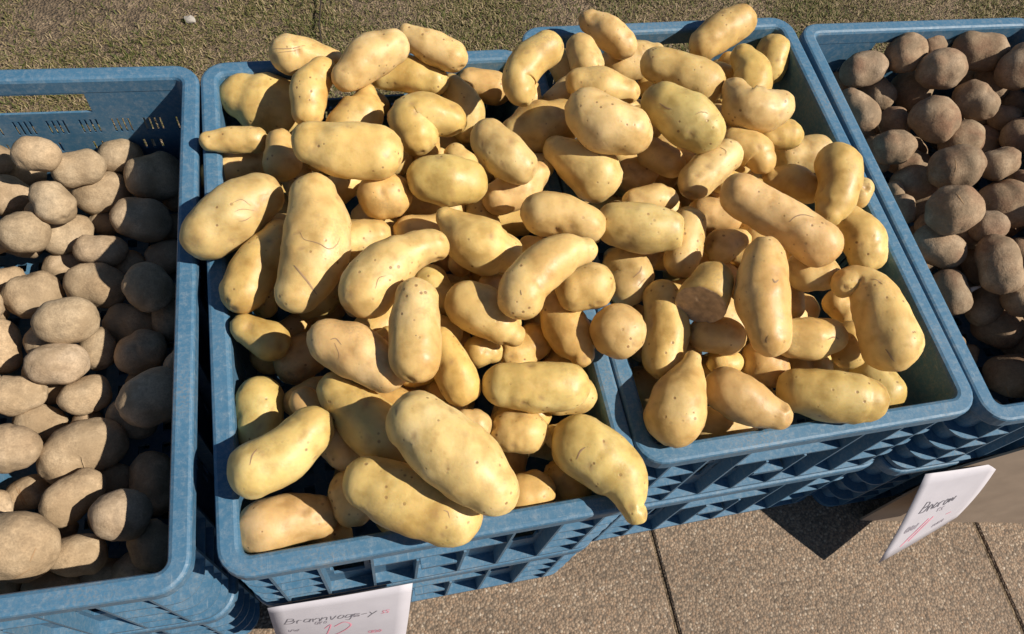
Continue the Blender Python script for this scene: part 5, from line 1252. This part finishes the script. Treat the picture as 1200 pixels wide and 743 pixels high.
GROUP = {'Y': 'yellow potatoes heaped over the middle crates', 'A': 'beige potatoes in their crate', 'D': 'reddish brown potatoes in their crate'}
SPECIAL = {
 ('Y', 2): 'yellow potato with reddish scratches lying over the back rim, beside the twig',
 ('Y', 8): 'big smooth yellow potato lying sideways on top near the grass end of the left heap',
 ('Y', 11): 'big oval yellow potato with fine scratches hanging over toward the beige potatoes',
 ('Y', 12): 'long thick yellow potato marked by a dark diagonal scar',
 ('Y', 17): 'yellow potato tapering to a round knob, with a small curved scratch on its thick end',
 ('Y', 18): 'fat pear shaped yellow potato with a small knob on its end',
 ('Y', 21): 'speckled upright oblong yellow potato leaning beside the knobbed one',
 ('Y', 26): 'largest long yellow potato, brown dotted, at the front of the heap',
 ('Y', 27): 'kidney shaped yellow potato over the side rim by the front corner of its crate',
 ('Y', 30): 'thick waisted yellow potato resting on the front rim above the price card',
 ('Y', 39): 'bent yellow potato with a narrow nub hanging over the front rim between two crates',
 ('Y', 44): 'smooth banana shaped yellow potato on top of the heap',
 ('Y', 46): 'yellow potato with one blunt torn end, lying next to the banana shaped one',
 ('Y', 52): 'yellow potato bent like an elbow near the back rim',
 ('Y', 57): 'greenish tinted yellow potato on top of the heap',
 ('Y', 61): 'yellow potato with a thumb like lobe beside the dark inner crate wall',
 ('Y', 64): 'smooth curved yellow potato leaning on the rim next to the reddish brown potatoes',
 ('Y', 67): 'long yellow potato crossed by a dark curved mark near its end',
 ('Y', 75): 'upright lumpy yellow potato with a dark spot in its middle',
 ('Y', 76): 'yellow potato sliced off flat with a brown dried cut face',
 ('Y', 79): 'round ball shaped yellow potato beside the gap between two crates',
 ('Y', 88): 'large yellow potato with a sideways knob and a dark slit, by the dark inner wall',
 ('Y', 90): 'greenish grey tinged yellow potato lying over the front rim',
 ('Y', 92): 'pear shaped yellow potato with a thin neck, in the front inner corner of its crate',
 ('Y', 105): 'heart shaped yellow potato with two lobes',
 ('A', 41): 'big cracked beige potato at the front of its crate',
 ('A', 36): 'pinkish beige potato with a split skin between other beige potatoes',
 ('A', 31): 'big beige potato in the shade against the inner side wall, one lit spot on it',
 ('D', 24): 'round reddish brown potato with a cracked top',
 ('D', 30): 'reddish brown potato with one pale sprout, beside the crate rim',
 ('D', 36): 'reddish brown potato with a dark split, in the front corner of its crate',
}
TINT = {57: (0.86, 0.91, 0.80), 90: (0.86, 0.86, 0.74), 39: (0.93, 0.95, 0.80), 27: (0.97, 1.0, 0.88), 34: (0.78, 0.80, 0.66), 36: (0.97, 1.0, 0.85), 75: (0.98, 0.90, 0.84),
        28: (0.92, 0.96, 0.86), 43: (0.96, 0.95, 0.88), 14: (0.93, 0.88, 0.78), 24: (0.93, 0.95, 0.82), 30: (0.93, 0.93, 0.80)}
SHORT = {8: 'the big sideways one', 11: 'the scratched oval one', 12: 'the diagonally scarred one', 17: 'the round knobbed one', 18: 'the fat pear shaped one',
         21: 'the speckled upright one', 26: 'the largest dotted one', 27: 'the kidney shaped one', 30: 'the thick waisted one', 39: 'the nub ended one', 44: 'the banana shaped one',
         46: 'the blunt ended one', 52: 'the elbow shaped one', 57: 'the greenish one', 61: 'the thumb lobed one', 64: 'the curved rim one', 67: 'the long marked one', 75: 'the dark spotted one',
         76: 'the sliced one', 79: 'the ball shaped one', 88: 'the dark slit one', 90: 'the grey tinged one', 92: 'the thin necked one', 105: 'the heart shaped one', 2: 'the reddish scratched one'}
SPMID = {i: Vector(sp[len(sp) // 2][:3]) for k, i, sp in POTATOES if k == 'Y' and i in SHORT}

def shape_words(sp):
    pts = [Vector(q[:3]) for q in sp]; rs = [q[3] for q in sp]
    ext = sum((pts[i + 1] - pts[i]).length for i in range(len(pts) - 1)); full = ext + rs[0] + rs[-1]
    ratio = full / (2 * max(rs)); chord = (pts[-1] - pts[0]).length
    size = 'small ' if full < 0.062 else ('large ' if full > 0.118 else '')
    if len(pts) > 2 and chord < 0.95 * ext: sh = 'curved'
    elif ratio < 1.3: sh = 'round'
    elif min(rs[0], rs[-1]) < 0.62 * max(rs): sh = 'tapering'
    elif ratio < 1.75: sh = 'oval'
    else: sh = 'oblong'
    return size + sh

def auto_label(kind, sp):
    w = shape_words(sp); c = Vector(sp[len(sp) // 2][:3])
    if kind == 'Y':
        near = sorted(SPMID, key=lambda i: (SPMID[i] - c).length)[:2]
        a, b = SHORT[near[0]], SHORT[near[1]]
        if SPMID[near[0]].z - c.z > 0.035: return '%s yellow potato in the heap, lying under %s' % (w, a)
        return '%s yellow potato between %s and %s' % (w, a, b)
    x, y, an = CR[kind]; d = c - Vector((x, y, 0))
    lx, ly = math.cos(an) * d.x + math.sin(an) * d.y, -math.sin(an) * d.x + math.cos(an) * d.y
    col = 'beige' if kind == 'A' else 'reddish brown'
    where = 'by the back wall' if ly > 0.17 else 'by the front wall' if ly < -0.17 else 'midway along its crate'
    side = ' touching the side wall' if abs(lx) > 0.125 else ''
    low = c.z < (0.262 if kind == 'A' else 0.325)
    return '%s %s potato %s%s' % (w, col, ('half buried ' if low else 'lying on top ') + where, side)

rt = random.Random(77)
for n, (kind, idx, sp) in enumerate(POTATOES):
    ext = sum((Vector(sp[i + 1][:3]) - Vector(sp[i][:3])).length for i in range(len(sp) - 1))
    seed = 1000 + n * 7
    if kind == 'Y':
        rings = max(8, int(ext / 0.0035)) if idx >= 0 else 10
        segs = 36 if idx >= 0 else 24
        flat = None
        if idx == 76:
            d = Vector(sp[-1][:3]) - Vector(sp[0][:3])
            flat = (d.normalized() + Vector((-0.15, -0.35, 0.50)), 0.0, 1)
        if idx == 46:
            d = Vector(sp[-1][:3]) - Vector(sp[0][:3])
            flat = (d.normalized() + Vector((0.0, -0.1, 0.25)), 0.72, 0)
        me, org = potato_mesh('potato', sp, seed, 0.10, rings, segs, 7 if idx >= 0 else 0, flat)
        mat, nm = M_YEL, 'yellow_potato'
    else:
        me, org = potato_mesh('potato', sp, seed, 0.16, max(5, int(ext / 0.004)), 28 if idx >= 0 else 20, 5 if idx >= 0 else 2)
        mat, nm = (M_TAN, 'beige_potato') if kind == 'A' else (M_RED, 'brown_potato')
    o = link(nm, me, None, mat)
    if idx == 76: me.materials.append(M_CUT)
    o.location = org
    g = rt.uniform(0.87, 1.05)
    o.color = (*TINT.get(idx, (g, g * rt.uniform(.945, 1.015), g * rt.uniform(.80, 1.04))), 1) if kind == 'Y' else (g, g, g, 1)
    tag(o, SPECIAL.get((kind, idx)) or auto_label(kind, sp), 'potato', GROUP[kind])
    for w, pts in MARKS.get((kind, idx), []):
        link('scar', ribbon_on(me, org, pts, w), o, M_MARK)
    if (kind, idx) == ('D', 30):
        b = Vector(sp[-1][:3]) - org + Vector((sp[-1][3] * .75, 0.004, sp[-1][3] * .45))
        link('sprout', tube('sprout', [b, b + Vector((.010, .002, .002)), b + Vector((.022, .003, .005))], [.004, .0026, .0006], 8), o, M_SPROUT)

# ------------------------------------------------------------------ price cards and cardboard
GL = {'B': [[(0, 0), (.08, 1)], [(.08, 1), (.5, .95), (.45, .6), (.06, .52)], [(.06, .52), (.6, .5), (.5, .08), (0, 0)]],
      'r': [[(0, .55), (.06, 0)], [(.05, .35), (.2, .55), (.36, .5)]],
      'a': [[(.42, .5), (.12, .55), (.02, .2), (.2, 0), (.4, .15), (.44, .55)], [(.44, .55), (.42, .1), (.5, 0)]],
      'n': [[(0, .55), (.04, 0)], [(.04, .35), (.22, .56), (.38, .45), (.4, 0)]],
      'v': [[(0, .55), (.2, 0), (.4, .58)]],
      'o': [[(.2, .56), (.02, .3), (.14, 0), (.38, .12), (.4, .42), (.2, .56)]],
      'g': [[(.4, .5), (.1, .55), (.04, .15), (.3, .08), (.42, .5)], [(.42, .5), (.38, -.3), (.1, -.3)]],
      's': [[(.36, .5), (.08, .5), (.1, .3), (.34, .22), (.3, 0), (.02, .04)]],
      'w': [[(0, .55), (.12, 0), (.28, .45), (.4, 0), (.55, .56)]],
      'y': [[(0, .55), (.18, .1)], [(.42, .55), (.2, .05), (.02, -.3)]],
      'h': [[(.02, 1), (.04, 0)], [(.04, .35), (.24, .55), (.36, .4), (.38, 0)]],
      '-': [[(.05, .3), (.4, .32)]],
      '1': [[(.05, .75), (.3, 1), (.22, 0)]],
      '2': [[(.02, .78), (.22, 1), (.5, .85), (.4, .5), (.02, .02), (.6, .05)]],
      '/': [[(0, 0), (.42, 1)]], ' ': []}

class Card:
    def __init__(s, tl, tr, bl, br, sag):
        s.c = [Vector(q) for q in (tl, tr, bl, br)]; s.sag = sag
        s.n = ((s.c[1] - s.c[0]).cross(s.c[2] - s.c[0])).normalized() * -1
    def at(s, u, v, off=0.0):
        tl, tr, bl, br = s.c
        p = (tl * (1 - u) + tr * u) * (1 - v) + (bl * (1 - u) + br * u) * v
        return p + s.n * (off + s.sag * math.sin(math.pi * v) + .4 * s.sag * math.sin(math.pi * u))
    def body(s, org, th=0.0006, nu=10, nv=8):
        vs, fs = [], []
        for o in (0, -th):
            for j in range(nv + 1):
                for i in range(nu + 1): vs.append(tuple(s.at(i / nu, j / nv, o) - org))
        N = (nu + 1) * (nv + 1); I = lambda i, j, k: k * N + j * (nu + 1) + i
        for j in range(nv):
            for i in range(nu):
                fs.append((I(i, j, 0), I(i, j + 1, 0), I(i + 1, j + 1, 0), I(i + 1, j, 0)))
                fs.append((I(i, j, 1), I(i + 1, j, 1), I(i + 1, j + 1, 1), I(i, j + 1, 1)))
        for i in range(nu):
            fs.append((I(i, 0, 0), I(i + 1, 0, 0), I(i + 1, 0, 1), I(i, 0, 1))); fs.append((I(i, nv, 0), I(i, nv, 1), I(i + 1, nv, 1), I(i + 1, nv, 0)))
        for j in range(nv):
            fs.append((I(0, j, 0), I(0, j, 1), I(0, j + 1, 1), I(0, j + 1, 0))); fs.append((I(nu, j, 0), I(nu, j + 1, 0), I(nu, j + 1, 1), I(nu, j, 1)))
        return mesh_from('card', vs, fs, True)
    def ink(s, org, lines):
        """lines: (text, u0, v0, height in u units, slope dv/du, aspect, stroke)"""
        vs, fs = [], []; jr = random.Random(5)
        for text, u0, v0, hu, slope, asp, wid in lines:
            x = 0.0
            for ch in text:
                for st in GL[ch]:
                    P = [np.array((a, b)) for a, b in st]
                    P = [q + np.array([jr.uniform(-.05, .05) + .18 * q[1], jr.uniform(-.06, .06)]) for q in P]
                    n = 1 if len(P) == 2 else 5
                    m = n * (len(P) - 1) + 1
                    Q = [catmull(P, k / (m - 1)) for k in range(m)]
                    W = []
                    for q in Q:
                        u = u0 + (x + q[0]) * hu; v = v0 - q[1] * hu * asp + slope * (u - u0)
                        W.append(s.at(u, v, .0004) - org)
                    for k in range(m - 1):
                        t = (W[k + 1] - W[k]); 
                        if t.length < 1e-7: continue
                        sd = s.n.cross(t.normalized()) * wid
                        e = t.normalized() * wid * .5
                        b = len(vs); vs += [tuple(W[k] - sd - e), tuple(W[k] + sd - e), tuple(W[k + 1] + sd + e), tuple(W[k + 1] - sd + e)]
                        fs.append((b, b + 1, b + 2, b + 3))
                x += (max([a for st in GL[ch] for a, _ in st]) if GL[ch] else .3) + .14
        return mesh_from('lettering', vs, fs)

def card(label, quad, sag, sets):
    c = Card(*quad, sag)
    root = bpy.data.objects.new('price_card', None); COL.objects.link(root)
    org = (c.c[2] + c.c[3]) / 2; root.location = org; root.empty_display_size = .03
    tag(root, label, 'price card', 'handwritten price cards')
    link('sheet', c.body(org), root, M_CARD)
    for m, lines in sets: link('lettering', c.ink(org, lines), root, m)

card('white price card with grey handwriting hanging on the crate beside the beige potatoes',
     ((-0.117, 0.1345, 0.237), (0.035, 0.1335, 0.239), (-0.121, 0.110, 0.118), (0.022, 0.088, 0.118)), 0.002,
     [(M_INK, [('Brannvogs-y', .085, .40, .108, .0, 1.0, .0005)]),
      (M_INKP, [('aro', .30, .47, .055, .0, 1.6, .0004), ('ss', .58, .40, .05, .0, 1.6, .0004), ('vw', .10, .60, .07, 0, 1.2, .0006)]),
      (M_PINK, [('1', .34, .78, .15, 0, 1.7, .0007), ('2', .42, .80, .21, 0, 1.5, .0008), ('ss', .79, .40, .06, 0, 1.5, .0005), ('aoo', .70, .76, .06, 0, 1.4, .0005)])])
card('tilted white price card with pink strokes in front of the leaning cardboard',
     ((0.711, 0.1615, 0.210), (0.826, 0.1600, 0.210), (0.698, 0.077, 0.057), (0.832, 0.1165, 0.080)), 0.003,
     [(M_INK, [('Bnorow', .18, .46, .125, -.05, .95, .0007)]),
      (M_INKP, [('aw', .12, .68, .12, -.1, .8, .0013), ('rs', .44, .53, .09, 0, 1.0, .0006), ('nan', .55, .82, .08, -.1, 1.0, .0006)]),
      (M_PINK, [('/', .20, .90, .30, -.1, .9, .0009), ('/', .28, .88, .30, -.1, .9, .0009), ('-', .62, .72, .2, -.1, .8, .0005)])])

def cardboard():
    pts = [(0.730, 0.146, 0.003), (1.06, 0.088, 0.003), (1.06, 0.160, 0.385), (0.90, 0.1620, 0.335), (0.83, 0.1630, 0.262), (0.765, 0.1640, 0.190)]
    n = Vector((-.1, -1, .1)).normalized(); th = n * -0.003
    vs = [tuple(Vector(p)) for p in pts] + [tuple(Vector(p) + th) for p in pts]
    k = len(pts)
    fs = [(0, 1, 4, 5), (1, 2, 3, 4), (k + 5, k + 4, k + 1, k), (k + 4, k + 3, k + 2, k + 1)] + [(i, k + i, k + (i + 1) % k, (i + 1) % k) for i in range(k)]
    m = mesh_from('cardboard_sheet', vs, fs)
    bm = bmesh.new(); bm.from_mesh(m); bmesh.ops.triangulate(bm, faces=bm.faces); bmesh.ops.recalc_face_normals(bm, faces=bm.faces)
    bm.to_mesh(m); bm.free()
    tag(link('cardboard_sheet', m, None, M_BOARD), 'brown cardboard sheet leaning against the crates of reddish brown potatoes', 'cardboard')
cardboard()
